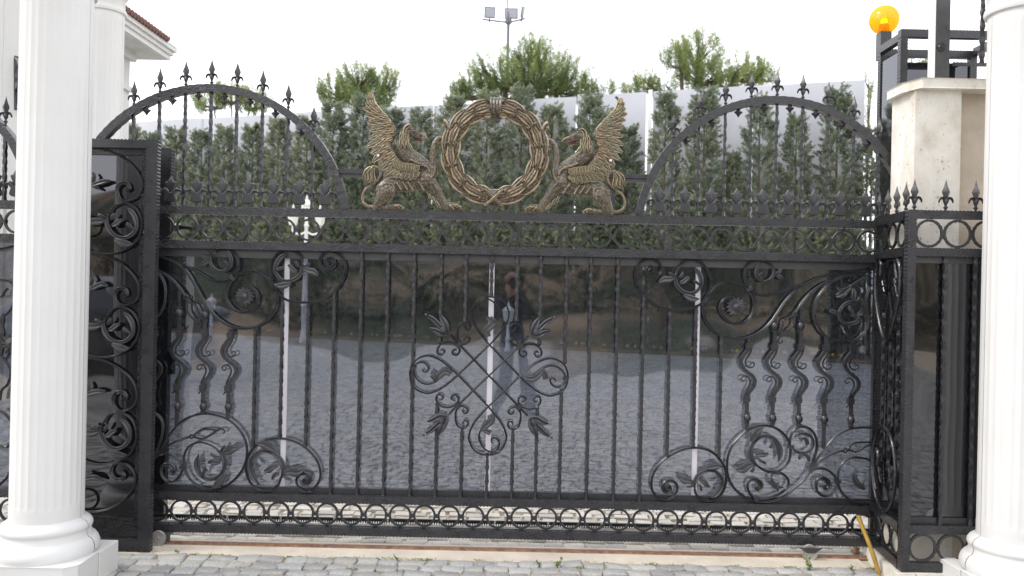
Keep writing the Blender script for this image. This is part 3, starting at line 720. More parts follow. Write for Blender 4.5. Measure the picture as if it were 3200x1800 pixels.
collar_at('H', (1212, 150), -30); collar_at('H', (228, 1135), 0); collar_at('H', (2392, 1280), 0); collar_at('I', (1360, 1328), 10)

# double rails and posts behind the griffins
for x0, x1, xp, zt in ((1055, 1142, 1183, 541), (1936, 2040, 1911, 556)):
    a, b = pl(x0, zt), pl(x1, zt); zc = a[1] * .5 + b[1] * .5; xpp = pl(xp, 600)[0]
    l, r = min(a[0], xpp - .02), max(b[0], xpp + .02)
    m = rail_mb(l, r, zc, .046, .0, .03); m.tube([(l, -.002, zc), (r, -.002, zc)], .006, ROUND6); m.build('short_rail', IRON, gate)
    post_mb(2.055, zc - .024, xpp, .044, .002, .03).build('support_post', IRON, gate)

# rack, tray and rollers
n = 150; m = MB()
rz = .150
m.box(XL + .05, XR - .1, .058, .072, rz - .009, rz + .009)
for i in range(300):
    x = XL + .06 + i * .0147
    if x > XR - .12: break
    m.prism([(x, rz - .009), (x + .009, rz - .009), (x + .0065, rz - .021), (x + .0025, rz - .021)], .058, .072)
tag(m.build('gear_rack', BLACKP, gate, smooth=False), kind='stuff')
for k in range(13): MB().box(XL + .2 + k * .33, XL + .212 + k * .33, .05, .0575, rz - .010, rz + .012).build('rack_bracket', STEEL, gate, smooth=False)
MB().box(XL, XR, .0285, .06, Z_BOT + .016, Z_BOT + .0245).build('bottom_tray', STEEL, gate, smooth=False)
for sx in (508, 2518):
    X = pl(sx, 1690)[0]
    wh = MB().lathe([(.0, -.012), (.012, -.014), (.014, -.010), (.030, -.009), (.046, -.012), (.046, .012), (0, .012)], (X, -.068, .0475), 24, 'y').build('roller_wheel', STEEL, gate)
    m = MB().prism([(X - .07, .0795), (X + .07, .0795), (X + .062, .074), (X + .024, .048), (X - .024, .048), (X - .062, .074)], -.092, -.086)
    m.build('wheel_bracket', IRON_L, wh, smooth=False) if sx > 2000 else MB().box(X - .066, X + .066, -.052, -.048, .03, .078).box(X - .066, X + .066, -.046, .018, .062, .0722).build('wheel_bracket', IRON_L, wh, smooth=False)

# ------------------------------------------------------------------ griffins and wreath
MS = 5.0 / F / 3.534
def mp(P): return sh('M', P)
WAX = -.1235
def griffin(mir):
    fx = (lambda x: 2 * WAX - x) if mir else (lambda x: x)
    chains = [
        [(330, 1150, 105), (380, 1090, 92), (450, 1085, 82), (570, 1085, 84), (690, 1050, 98), (790, 990, 100), (830, 930, 82)],
        [(800, 930, 92), (700, 850, 92), (600, 775, 92), (535, 700, 82), (530, 620, 72), (565, 545, 58), (590, 510, 48)],
        [(580, 525, 46), (640, 515, 46), (685, 535, 36)],
        [(680, 532, 30), (740, 540, 22), (788, 562, 13), (806, 598, 6)],
        [(625, 580, 24), (690, 615, 12), (745, 642, 6)],
        [(575, 500, 24), (600, 465, 20), (618, 440, 9)], [(550, 490, 18), (585, 455, 14), (612, 438, 8)],
        [(640, 478, 20), (690, 500, 16)],
        [(790, 1040, 95), (860, 1110, 66), (930, 1200, 46), (985, 1290, 40), (1010, 1330, 42)],
        [(1010, 1335, 44), (1075, 1330, 46), (1125, 1335, 38), (1165, 1350, 24)], [(1020, 1350, 26), (1060, 1365, 20), (1130, 1362, 20)],
        [(840, 960, 76), (868, 890, 46), (858, 780, 38), (866, 700, 36), (880, 640, 32)],
        [(880, 640, 32), (920, 585, 32), (960, 570, 22), (995, 575, 12)], [(890, 650, 26), (940, 625, 24), (990, 605, 16)], [(885, 690, 18), (900, 715, 14)],
        [(355, 1160, 98), (310, 1240, 84), (260, 1310, 54), (225, 1345, 32)],
        [(225, 1348, 28), (340, 1338, 22), (420, 1335, 28), (480, 1335, 34), (525, 1350, 22)],
        [(200, 1335, 26), (150, 1330, 22), (95, 1290, 19), (82, 1220, 17), (115, 1140, 16), (190, 1090, 16), (255, 1030, 17), (285, 960, 18), (262, 905, 20), (205, 890, 20), (150, 915, 22)],
    ]
    m = MB()
    for ch in chains:
        Q = spline([(x, y, r) for x, y, r in ch], 18)
        for k, (x, y, r) in enumerate(Q):
            (X, z), = mp([(x, y)]); r_ = r * MS
            dy = -.022 if ch[0][:2] in ((790, 1040), (1010, 1335), (1020, 1350), (355, 1160), (225, 1348)) else -.008
            m.ball((fx(X), dy, z), r_, 12, 1, .62, 1)
    # muscle ridges and ribs
    for P in ([(470, 1070), (500, 1120), (520, 1150)], [(530, 1060), (560, 1110), (590, 1150)], [(590, 1060), (620, 1110), (650, 1160)], [(700, 1060), (740, 1110), (770, 1160)],
              [(700, 900), (740, 880), (800, 900), (830, 960)], [(620, 820), (700, 860), (770, 870)], [(300, 1110), (350, 1080), (420, 1090), (440, 1140), (400, 1200)], [(850, 1020), (880, 960), (890, 900)]):
        Q = spline(mp(P), .012)
        m.tube([(fx(p[0]), -.008 - .62 * .045 - .006, p[1]) for p in Q], .0065, ROUND6)
    for i, (a, b) in enumerate([((1090, 1318), (1130, 1345)), ((1120, 1320), (1165, 1340)), ((1060, 1330), (1090, 1360)), ((460, 1325), (500, 1350)), ((490, 1322), (530, 1340))]):
        for t in (0, .5, 1):
            (X, z), = mp([(lerp(a[0], b[0], t), lerp(a[1], b[1], t))]); m.ball((fx(X), -.022 - .020, z), (16 - 4 * t) * MS, 8)
    me = m.mesh('griffin', BRONZE); tmp = put('tmp', me)
    md = tmp.modifiers.new('r', 'REMESH'); md.mode = 'VOXEL'; md.voxel_size = .0036; md.use_smooth_shade = True
    sm = tmp.modifiers.new('s', 'SMOOTH'); sm.factor = .5; sm.iterations = 2
    dg = bpy.context.evaluated_depsgraph_get(); me2 = bpy.data.meshes.new_from_object(tmp.evaluated_get(dg))
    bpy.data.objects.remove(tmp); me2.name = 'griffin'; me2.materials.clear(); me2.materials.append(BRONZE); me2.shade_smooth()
    g = put('griffin', me2, gate)
    ME = MB(); (X, z), = mp([(655, 505)]); ME.ball((fx(X), -.036, z), .0075, 10); ME.build('eye', BRONZE, g)
    MB().blade([(fx(a), b) for a, b in mp([(555, 515), (562, 475), (590, 450), (625, 436)])], [.010, .014, .012, .002], .012, -.024, .008).build('ear', BRONZE, g)
    m = MB()
    for P_ in ([(628, 490), (660, 478), (700, 500), (712, 520)], [(600, 560), (625, 545), (660, 560), (700, 570)], [(640, 560), (610, 600), (600, 640)]):
        m.tube([(fx(a), -.036, b) for a, b in spline(mp(P_), .008)], .0035, ROUND6)
    m.build('brow_ridge', BRONZE, g)
    tg = MB().blade([(fx(a), b) for a, b in mp([(650, 580), (700, 585), (748, 600)])], [.012, .011, .002], .010, -.008); tg.build('tongue', simple('red_mouth', (.10, .035, .03), .5) if 'red_mouth' not in MATS else MATS['red_mouth'], g)
    # wing: backing plate then three layers of feathers
    Wc = [(520, 850), (470, 790), (425, 715), (388, 640), (418, 575), (438, 510), (415, 430), (355, 350), (275, 275), (215, 205), (190, 140), (212, 75)]
    Tc = [(330, 985), (262, 880), (200, 830), (175, 785), (140, 700), (125, 640), (150, 560), (135, 470), (112, 350), (100, 270), (112, 175), (165, 85)]
    WS, TS = spline(Wc, 8), spline(Tc, 8)
    pa = lambda S, t: S[min(len(S) - 1, int(t * (len(S) - 1)))]
    poly = [tuple(p) for p in WS[::4]] + [tuple(lerp(np.array(pa(WS, t)), np.array(pa(TS, t)), .8)) for t in np.linspace(1, 0, 24)]
    q = [(fx(a), b) for a, b in mp(poly)]
    wing = MB().prism(q, -.010, .012).build('wing', FEATHER, g, smooth=False)
    m = MB(); rim = spline([(fx(a), b) for a, b in mp(Wc + [(235, 62)])], .012); m.tube(xz(rim, -.006), list(np.interp(np.arange(len(rim)), [0, len(rim) * .5, len(rim)], [.011, .012, .007])), ROUND8); m.build('wing_edge', BRONZE, wing)
    lays = [(15, 0.0, .99, 42, .004), (13, 0.0, .68, 38, .011), (12, 0.02, .43, 34, .017), (10, 0.0, .22, 28, .022)]
    for li, (N, f0, f1, w, lift) in enumerate(lays):
        for i in range(N):
            t = (i + .5) / N * .97; a = np.array(pa(WS, t)); b = np.array(pa(TS, min(1, max(0, t - .03 + .17 * min(1, max(0, (t - .2) / .45))))))
            up = np.array((0, -1)) * (30 * (t > .45)) ; L = np.linalg.norm(b - a)
            root = lerp(a, b, f0) + up * 0; tip = lerp(a, b, f1 * random.uniform(.94, 1.06)) + np.array((0, lerp(12, -14, min(1, t * 1.6)))) * f1 * .6
            mid = lerp(root, tip, .55) + np.array((-6, -6 if t > .5 else -8))
            ww = w * min(1, .55 + L / 400)
            MB().blade([(fx(p), r) for p, r in mp([tuple(root), tuple(mid), tuple(tip)])], [ww * MS * .6, ww * MS * 1.15, ww * MS * 1.1, ww * MS * .3], .0095, -.010 - lift, .012, rim=True).build('feather', FEATHER, wing)
    # shoulder coverts, two rows over the flank
    for row, (A, B, N, w) in enumerate((([(700, 960), (690, 930), (600, 925), (500, 925), (430, 930)], [(690, 1010), (645, 1055), (560, 1042), (490, 1025), (330, 975)], 9, 24), ([(705, 890), (660, 870), (580, 860), (510, 850), (450, 830)], [(690, 960), (655, 965), (600, 950), (530, 945), (470, 920)], 9, 22))):
        SA, SB = spline(A, 10), spline(B, 10)
        for i in range(N):
            t = i / (N - 1); a, b = np.array(pa(SA, t)), np.array(pa(SB, t)); mid = lerp(a, b, .5)
            MB().blade([(fx(p), r) for p, r in mp([tuple(a), tuple(mid), tuple(b)])], [w * MS * .8, w * MS * 1.25, w * MS * .6], .010, -.050 - .006 * row, .010, rim=True).build('feather', FEATHER, wing)
    for (a, b, w) in (((520, 580), (520, 700), 20), ((555, 590), (560, 705), 20), ((590, 600), (605, 700), 18), ((612, 650), (650, 720), 14), ((495, 620), (490, 690), 16), ((530, 520), (510, 600), 18), ((565, 530), (560, 610), 18), ((600, 560), (600, 640), 16)):
        MB().blade([(fx(p), r) for p, r in mp([a, (lerp(a[0], b[0], .5) - 4, lerp(a[1], b[1], .5)), b])], [w * MS * .6, w * MS, w * MS * .25], .008, -.050, .012).build('neck_feather', FEATHER, g)
    m = MB()
    for P, W in (([(175, 895), (130, 935), (105, 985), (92, 1030)], [14, 24, 18, 4]), ([(200, 900), (160, 960), (170, 1030), (105, 1080)], [14, 24, 20, 4]), ([(210, 905), (205, 980), (215, 1040), (170, 1095)], [12, 20, 20, 4]), ([(150, 910), (135, 980), (130, 1040), (100, 1085)], [10, 16, 16, 3])):
        m.blade([(fx(p), r) for p, r in mp(P)], [w * MS for w in W], .012, -.012, .010)
    m.build('tail_tuft', FEATHER, g)
    m = MB()
    for P in ([(815, 1190), (830, 1240), (860, 1250)], [(850, 1220), (880, 1280), (895, 1290)], [(890, 1270), (930, 1330), (960, 1350)]):
        m.blade([(fx(p), r) for p, r in mp(P)], [12 * MS, 16 * MS, 4 * MS], .009, -.02, .010)
    m.build('leg_fringe', FEATHER, g)
    (X, z), = mp([(262, 772)]); MB().lathe([(0, -.034), (.006, -.034), (.008, -.030), (.008, -.02)], (fx(X), 0, z), 12, 'y').build('bolt_cap', WMETAL, wing)
griffin(False); griffin(True)

WX, WZ = sh('O', [(694, 742)])[0]
RO, RI = .330, .211; RC, RT = (RO + RI) / 2, (RO - RI) / 2
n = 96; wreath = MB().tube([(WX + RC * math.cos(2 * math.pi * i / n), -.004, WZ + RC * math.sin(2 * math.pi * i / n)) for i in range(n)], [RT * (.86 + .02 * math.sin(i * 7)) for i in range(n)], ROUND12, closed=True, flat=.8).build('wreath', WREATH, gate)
for side in (1, -1):
    for li, lane in enumerate((-1, 0, 1)):
        N = 6
        for i in range(N + (li != 1)):
            a = -90 + 6 + (i + (-.3, .35, 0)[li]) * (164 / N); a2 = min(a + 31, 86); a = max(a, -84)
            if a2 - a < 9: continue
            off = lane * .036; yy = -.004 - .047 * math.sqrt(max(0.12, 1 - (off / RT) ** 2))
            pts = []
            for t in np.linspace(0, 1, 5):
                an = R(lerp(a, a2, t)); rr = RC + off * .82 + lane * .013 * t
                pts.append((WX + side * rr * math.cos(an), WZ + rr * math.sin(an)))
            MB().blade(pts, [.010, .0235, .0265, .018, .001], .014, yy + .006 - .003 * (li == 1), .012, curl=.006, rim=True).build('laurel_leaf', WREATH, wreath)
            for q in ((-.5, .5) if li == 1 else ()):
                an = R(a + 1); rr = RC + q * .046; MB().ball((WX + side * rr * math.cos(an), yy - .011, WZ + rr * math.sin(an)), .0115, 10).build('berry', WREATH, wreath)
for dx in (-.026, -.009, .009, .026):
    nn = 16; MB().tube([(WX + dx * (RC + RT * .8 * math.sin(t)) / RC, -.004 - RT * .86 * math.cos(t), WZ + RC + RT * 1.08 * math.sin(t)) for t in np.linspace(-math.pi / 2, math.pi / 2, nn)], .0088, ROUND6, b=(1, 0, 0)).build('ribbon_band', WREATH, wreath)
for s in (1, -1):
    P = [(WX + s * .055, WZ - RI - .012), (WX + s * .02, WZ - RI - .05), (WX - s * .03, WZ - RI - .095), (WX - s * .055, WZ - RO + .004)]
    MB().blade(P, [.006, .007, .007, .006], .008, -.052 - (.004 if s > 0 else 0), .012, curl=.010).build('ribbon_band', WREATH, wreath)
for s in (1, -1):
    X = WX + s * .322; MB().blade([(X - s * .03, WZ + .12), (X - s * .018, WZ + .165), (X + s * .0, WZ + .175)], [.012, .012, .03], .012, -.012, .01).build('stem_end', FEATHER, wreath)
# ================================================================== LEFT PANEL, CATCH FRAME, FAR LEFT GATE
LP = 4.82
lpan = thing('side_panel', 'tall black panel with big scrolls between the left white column and the sliding gate', 'gate panel', (0, LP, 0))
def lx(x, y): return pl(x, y, LP)
xr0, xr1 = lx(453, 900)[0] - .004, lx(478, 900)[0] + .018
xl = xr1 - .78
ztop = lx(470, 438)[1]
post_mb(.0, ztop, (xr0 + xr1) / 2, xr1 - xr0, -.02, .03, .004).build('stile', IRON, lpan)
post_mb(.0, ztop, xl, .05, -.02, .03, .004).build('stile', IRON, lpan)
rail_mb(xl, xr0, ztop - .026, .05, -.018, .026, .003).build('rail', IRON, lpan)
rail_mb(xl, xr0, .045, .07, -.018, .026, .0).build('rail', IRON, lpan)
for (a, b, c, d_) in ((xr0 - .035, xr0, .08, ztop - .052), (xl, xl + .06, .08, ztop - .052)):
    MB().box(a, b, .008, .02, c, d_).build('inner_frame', IRON_G, lpan, smooth=False)
MB().box(xl + .06, xr0 - .035, .008, .02, ztop - .09, ztop - .052).build('inner_frame', IRON_G, lpan, smooth=False)
MB().box(xl + .06, xr0 - .035, .008, .02, .08, .2).build('inner_frame', IRON_G, lpan, smooth=False)
MB().box(xl + .02, xr0 - .002, .021, .026, .08, ztop - .06).build('smoked_panel', SMOKE_D, lpan, smooth=False)
MB().box(xr0 - .19, xr0 - .03, .045, .055, .08, ztop - .06).build('rear_board', IRON_G, lpan, smooth=False)
kw = dict(parent=lpan, d=LP, y=-.002, r=.0056)
scroll('J', [(0, 110), (65, 105), (170, 125), (290, 185), (380, 270), (440, 370), (432, 440), (380, 500), (310, 523), (262, 500), (240, 430), (268, 385), (318, 382), (340, 425), (312, 440)], snail=.3, **kw)
scroll('J', [(182, 620), (210, 570), (270, 540), (330, 540), (390, 580), (430, 660), (430, 750), (390, 830), (300, 900), (180, 933), (50, 918), (-60, 850)], **kw)
scroll('J', [(-40, 930), (50, 938), (150, 955), (260, 1000), (350, 1080), (405, 1160), (412, 1250), (370, 1310), (300, 1333), (240, 1310), (222, 1250), (252, 1205), (308, 1212), (320, 1255), (290, 1262)], snail=.3, **kw)
scroll('K', [(180, 90), (220, 40), (290, 20), (360, 60), (400, 140), (390, 220), (340, 290), (250, 345), (150, 360), (70, 350), (0, 320)], **kw)
scroll('K', [(0, 360), (70, 365), (170, 385), (270, 440), (350, 510), (385, 600), (370, 680), (310, 720), (250, 713), (222, 660), (242, 605), (290, 595), (315, 625), (295, 650)], snail=.3, **kw)
scroll('K', [(155, 810), (200, 750), (280, 735), (350, 780), (380, 860), (375, 940), (330, 1020), (240, 1070), (140, 1085), (50, 1070), (-10, 1040)], **kw)
scroll('K', [(40, 1405), (120, 1400), (200, 1380), (290, 1330), (350, 1260), (376, 1180), (350, 1115), (300, 1078), (240, 1080), (207, 1130), (230, 1175), (278, 1188), (300, 1155), (275, 1135)], snail=.25, **kw)
ka = dict(parent=lpan, d=LP, y=-.012)
acanthus('J', (180, 622), (286, 684), False, **ka); acanthus('K', (176, 98), (268, 150), False, **ka); acanthus('K', (153, 814), (245, 866), False, **ka)
leafs('J', [([(50, 400), (100, 385), (150, 370), (195, 365)], [10, 16, 20, 8]), ([(60, 300), (75, 330), (60, 380)], [6, 12, 14]), ([(60, 405), (95, 420), (110, 430)], [8, 12, 6])], **ka)
leafs('J', [([(30, 1210), (80, 1190), (130, 1170), (175, 1185)], [10, 18, 20, 8]), ([(40, 1100), (58, 1140), (40, 1180)], [6, 12, 14])], **ka)
leafs('K', [([(30, 620), (80, 600), (130, 590), (180, 590)], [10, 16, 18, 7]), ([(60, 530), (70, 570), (60, 600)], [6, 10, 12])], **ka)
leafs('K', [([(20, 1190), (70, 1170), (120, 1170), (165, 1195)], [10, 16, 18, 7]), ([(50, 1140), (75, 1160), (60, 1180)], [6, 10, 12])], **ka)

cf = thing('catch_frame', 'narrow black steel frame rising just behind the left end of the sliding gate', 'gate frame', (0, 5.16, 0))
a = pl(502, 560, 5.16)[0]; b = pl(537, 560, 5.16)[0]; zt2 = pl(520, 464, 5.16)[1]
post_mb(.0, zt2, (a + b) / 2 + .002, b - a, -.02, .04).build('stile', IRON, cf)
post_mb(.0, zt2, a - .62, .05, -.02, .04).build('stile', IRON, cf)
rail_mb(a - .62, b, zt2 - .025, .05, -.018, .038).build('rail', IRON, cf)
MB().box(a - .6, a, .005, .012, .1, zt2 - .05).build('smoked_panel', SMOKE_D, cf, smooth=False)
for zz in (1.08,): MB().box(b - .002, b + .034, -.012, .03, zz - .07, zz + .07).build('guide_roller_box', BLACKP, cf, smooth=False)
cc = thing('security_camera', 'small black bullet camera with a white front, mounted on the frame behind the gate', 'camera', pl(560, 708, 5.17)[0:1] + (5.17, pl(560, 708, 5.17)[1]))
MB().tube([(0, 0, 0), (.085, 0, -.008)], .013, ROUND8).build('housing', BLACKP, cc); MB().tube([(-.024, 0, .002), (0, 0, 0)], .020, ROUND8).build('sun_hood', WMETAL, cc)
MB().tube([(.03, .0, -.01), (-.06, .0, -.03)], .006, ROUND6).build('bracket', BLACKP, cc)

# the second gate beyond the left column
FL = 4.7
fl = thing('far_left_gate', 'end of a second black iron gate at the left edge, beyond the white column', 'gate', (0, FL, 0))
fx0, fx1 = pl(-260, 640, FL)[0], pl(70, 640, FL)[0]
for (y, h) in ((640, .046), (744, .05)): rail_mb(fx0, fx1, pl(20, y, FL)[1], .048).build('rail', IRON_E, fl)
zb_, = [pl(20, 1538, FL)[1]]; rail_mb(fx0, fx1, zb_, .05).build('rail', IRON_E, fl); rail_mb(fx0, fx1, pl(20, 1655, FL)[1], .05).build('rail', IRON_E, fl)
zr = pl(20, 692, FL)[1]
X0 = pl(51 + 0, 692, FL)[0]
for k in range(-2, 2): put('ring', RING, fl, (X0 - .146 * k, 0, zr), None, (1.0, 1, 1.0)); put('collar', COLLAR, fl, (X0 - .146 * k - .073, 0, zr))
zr = pl(20, 1594, FL)[1]
for k in range(-2, 2): put('ring', RING, fl, (pl(34, 1594, FL)[0] - .146 * k, 0, zr))
MB().box(fx0, fx1, .034, .039, zb_, pl(20, 744, FL)[1]).build('smoked_panel', SMOKE, fl, smooth=False)
P = spline([pl(x, y, FL) for x, y in ((-300, 250), (-200, 270), (-100, 310), (-40, 350), (0, 392), (40, 440), (75, 510), (100, 580), (112, 640))], .02)
MB().tube(xz(P), .0228, SQ, flat=1.1).build('arch', IRON_E, fl)
xb, zb2 = pl(17.5, 405, FL); put('spear_finial', SPEAR, fl, (xb, 0, pl(17.5, 388, FL)[1]))
bar_mb(xb, pl(18, 628, FL)[1], pl(18, 425, FL)[1]).build('twisted_bar', IRON, fl); put('lily_casting', LILY, fl, (pl(51, 628, FL)[0], 0, pl(51, 628, FL)[1])); put('lily_casting', LILY, fl, (pl(-15, 628, FL)[0], 0, pl(-15, 628, FL)[1]))
def fls(P, snail=0, r=.0072):
    Q = spline([pl(x / 1.558, 750 + y / 1.558, FL) for x, y in P], .012); rr = [r] * len(Q); MB().tube(xz(Q, -.004), rr, GROOVE).build('scroll', IRON, fl)
for P in ([(-40, 50), (20, 42), (90, 25)], [(-30, 200), (20, 195), (60, 210), (75, 260), (60, 330), (0, 390)], [(-20, 270), (10, 275), (25, 250), (40, 235)], [(0, 830), (30, 850), (70, 900)], [(0, 1190), (40, 1150), (60, 1100)],
          [(0, 560), (30, 590), (55, 640), (40, 700), (10, 730), (0, 780)], [(0, 1000), (30, 1010), (60, 990)], [(0, 520), (30, 510), (50, 540), (30, 580), (10, 570)]): fls(P)
xk, zk = pl(5, 750 + 460 / 1.558, FL); MB().lathe([(.01, -.12), (.018, -.08), (.012, -.05), (.02, -.02), (.02, .02), (.012, .05), (.02, .08), (.012, .12)], (xk, 0, zk), 12).build('baluster', IRON, fl)
xk, zk = pl(40, 750 + 500 / 1.558, FL)
MB().lathe([(0, -.03), (.03, -.02), (.035, 0)], (xk, 0, zk), 14, 'y').build('sunflower_boss', IRON, fl)
for i in range(12):
    t = 2 * math.pi * i / 12; MB().blade([(xk + math.cos(t) * q, zk + math.sin(t) * q) for q in (.03, .05, .07)], [.007, .011, .003], .007, -.006).build('petal', IRON, fl)

# ================================================================== CORNER FENCE, RIGHT
RP = 4.5
cfz = thing('corner_fence', 'black iron corner fence with spear tops in front of the stone pier', 'fence', (0, RP, 0))
def rx(x, y): return pl(x, y, RP)
xa = 2.158; xb = 2.204; XE = 3.05
ZT1, ZT2, ZL1, ZL2, RZU, RZL = 2.051, 1.845, .325, .12, 1.948, .222
post_mb(.095, ZT1 + .024, (xa + xb) / 2, xb - xa, -.024, .024, .003).build('corner_post', IRON_E, cfz)
for z in (ZT1, ZT2, ZL1, ZL2): rail_mb(xb, XE, z, .046, -.02, .022).build('rail', IRON_E, cfz)
RING2 = ring_mb(.0715, .0075, True).mesh('hammered_ring', IRON)
for k in range(5):
    for z in (RZU, RZL): put('ring', RING2, cfz, (2.283 + .1565 * k, 0, z))
for x in (2.378, 2.543, 2.70, 2.86): bar(x, ZL1 + .022, ZT2 - .022, cfz)
for x in (2.2, 2.372, 2.537, 2.70): put('spear_finial', SPEAR, cfz, (x, 0, ZT1 + .026), None, (1.1, 1.1, 1.05))
MB().box(xb, XE, .010, .022, ZT2 - .06, ZT2 - .023).build('panel_trim', IRON_L, cfz); MB().box(xb, XE, .010, .022, ZL1 + .023, ZL1 + .06).build('panel_trim', IRON, cfz)
MB().box(xb + .004, XE, .026, .031, ZL1 + .02, ZT2 - .02).build('smoked_panel', SMOKE_D, cfz, smooth=False)
MB().box(2.33, XE, .033, .05, ZL1 + .02, ZT2 - .02).build('rear_board', simple('matt_black_board', (.006, .006, .007), .8), cfz, smooth=False)
# return side: local x runs away from the corner post, rotated so that it reaches the gate
RL = .475; ang = math.atan2(.45, .045)
MR = Matrix.Translation((xa + .018, .03, 0)) @ Matrix.Rotation(ang, 4, 'Z')
def rb(mb, name, mat=IRON_G, smooth=True): return mb.xf(MR).build(name, mat, cfz, smooth)
# in this local frame the visible face is +y (faces the driveway on the left)
def flip(mb): mb.v = [(x, -y, z) for x, y, z in mb.v]; mb.f = [f[::-1] for f in mb.f]; return mb
rb(flip(post_mb(.06, ZT1 + .02, RL - .02, .04, -.02, .02, .003)), 'post', IRON_G)
for z in (ZT1 - .005, ZT2, ZL1, ZL2): rb(flip(rail_mb(.0, RL - .04, z, .05, -.018, .018, .003)), 'rail', IRON_G)
for k in range(3):
    for z in (RZU, RZL): m = ring_mb(.066, .0075, True); m.v = [(x + .075 + .143 * k, y, zz + z) for x, y, zz in m.v]; rb(m, 'ring')
for k in range(3): m = bar_mb(.09 + .12 * k, .62 if k else .7, 1.50 if k != 1 else 1.42); rb(m, 'twisted_bar')
for k in range(4): m = MB(); m.add([(p[0] + .02 + .14 * k, p[1], p[2] + ZT1 + .02) for p in SP.v], SP.f); rb(m, 'spear_finial', IRON)
ov = []
P = spline([(.07, 1.70), (.10, 1.785), (.06, 1.80), (.022, 1.74), (.03, 1.60), (.10, 1.46), (.18, 1.36), (.22, 1.34), (.27, 1.36), (.35, 1.46), (.41, 1.60), (.415, 1.74), (.37, 1.80), (.33, 1.79), (.34, 1.72)], .012)
rb(MB().tube([(p[0], .022, p[1]) for p in P], .0085, GROOVE, b=(0, 1, 0)), 'heart_scroll')
n = 44; rb(MB().tube([(.22 + .19 * math.cos(2 * math.pi * i / n), .022, .60 + .24 * math.sin(2 * math.pi * i / n)) for i in range(n)], .0085, GROOVE, b=(0, 1, 0), closed=True), 'oval_scroll')
for (cx_, cz_, s_) in ((.13, 1.65, 1), (.33, 1.66, .7), (.16, .56, 1), (.33, .54, .8)):
    m = MB()
    for j in range(5):
        t = R(60 + 60 * j); m.blade([(cx_ + math.cos(t) * q * s_, cz_ + math.sin(t) * q * s_) for q in (.0, .03, .06)], [.006 * s_, .016 * s_, .004], .010, 0)
    rb(flip(m), 'leaf_casting')
P = spline([(.33, .45), (.37, .52), (.38, .62), (.34, .69), (.30, .66), (.31, .60)], .01); rb(MB().tube([(p[0], .024, p[1]) for p in P], .011, GROOVE, b=(0, 1, 0)), 'snail_scroll')
rb(MB().box(.02, RL - .04, -.022, -.016, ZL1 + .02, ZT2 - .02), 'smoked_panel', SMOKE_D, False)
rb(MB().box(.02, RL - .04, -.05, -.03, ZL1 + .02, ZT2 - .02), 'rear_board', MATS['matt_black_board'], False)
tag(MB().box(2.13, 3.2, 4.455, 4.62, -.02, .09).build('fence_plinth', TRAV, None, smooth=False), 'low cream stone kerb carrying the corner fence at the bottom right', 'kerb')
tag(MB().prism([(2.145, 4.62), (2.30, 4.62), (2.30, 5.05), (2.20, 5.05)], -.02, .07, 'z').build('return_plinth', TRAV, None, smooth=False), 'short stone footing under the side of the corner fence, behind the yellow pipe', 'kerb')
tag(MB().box(2.165, 2.185, 5.07, 5.11, 0, .04).box(2.15, 2.165, 5.06, 5.12, .0, .012).build('anchor_block', RUST, None, smooth=False), 'small rusty steel block just past the rail end, behind the yellow pipe', 'bracket')

# stone pier
pier = thing('stone_pier', 'cream travertine pier with an overhanging cap, rising behind the black corner fence', 'pier', (0, 0, 0))
pz = 2.782
MB().prism([(2.274, 4.95), (2.284, 4.685), (2.548, 4.685), (2.552, 4.72), (2.552, 4.95)], .0, pz, 'z').build('pilaster_slab', TRAV, pier, smooth=False)
MB().prism([(2.555, 4.95), (2.555, 4.75), (3.2, 4.75), (3.2, 4.95)], .0, pz, 'z').build('wall_slab', TRAV_D, pier, smooth=False)
cap = MB().prism([(2.245, 4.965), (2.248, 4.76), (2.30, 4.64), (3.2, 4.64), (3.2, 4.965)], pz, pz + .058, 'z').build('pier_cap', TRAV, pier, smooth=False)
bv = cap.modifiers.new('b', 'BEVEL'); bv.width = .008; bv.segments = 3
# booth frame behind the pier
bt = thing('guard_frame', 'black square-tube cage with dark glazing standing behind the cap of the stone pier', 'metal frame', (0, 5.2, 0))
T = .025
def vpost(x, y, z0, z1, w=.045, name='upright'): m = rail_mb(z0, z1, 0, w, -w / 2, w / 2, .002); m.v = [(x + z, y + yy, xx) for (xx, yy, z) in m.v]; m.f = [f[::-1] for f in m.f]; return m.build(name, IRON, bt)
zt = 3.29
vpost(2.447, 0, .0, zt - .05); vpost(2.470, .335, .0, zt - .075); vpost(3.075, .335, 0, zt - .075); vpost(3.1, 0, 0, zt - .05)
rail_mb(2.425, 3.12, zt - .025, .05, -.0225, .0225).build('beam', IRON, bt); rail_mb(2.447, 3.1, zt - .052, .05, .315, .358).build('beam', IRON, bt)
for x in (2.458, 3.09): MB().box(x - .022, x + .022, .0235, .314, zt - .06, zt - .012).build('beam', IRON, bt, smooth=False)
MB().box(2.495, 3.05, .330, .336, 1.0, zt - .12).build('dark_pane', SMOKE_B, bt, smooth=False)
MB().box(2.455, 2.460, .03, .31, 1.0, zt - .12).build('dark_pane', SMOKE_B, bt, smooth=False)
MB().box(2.50, 3.06, .37, .39, .0, zt - .10).box(2.478, 2.49, .03, .31, .0, zt - .10).build('sky_block_board', MATS['matt_black_board'], bt, smooth=False)  # boards added behind the panes to block the sky and keep the glazing dark
al = thing('warning_lamp', 'round amber warning light on a black stub post above the stone pier', 'lamp', (2.487, 5.56, 0))
m, nt, b = newmat('amber_plastic'); nt.nodes.remove(b)
tb = nd(nt, 'ShaderNodeBsdfTranslucent'); tb.inputs[0].default_value = (1, .60, .0, 1)
db = nd(nt, 'ShaderNodeBsdfDiffuse'); db.inputs[0].default_value = (1, .52, .0, 1)
tt = nd(nt, 'ShaderNodeBsdfTransparent'); tt.inputs[0].default_value = (1, .72, .03, 1)
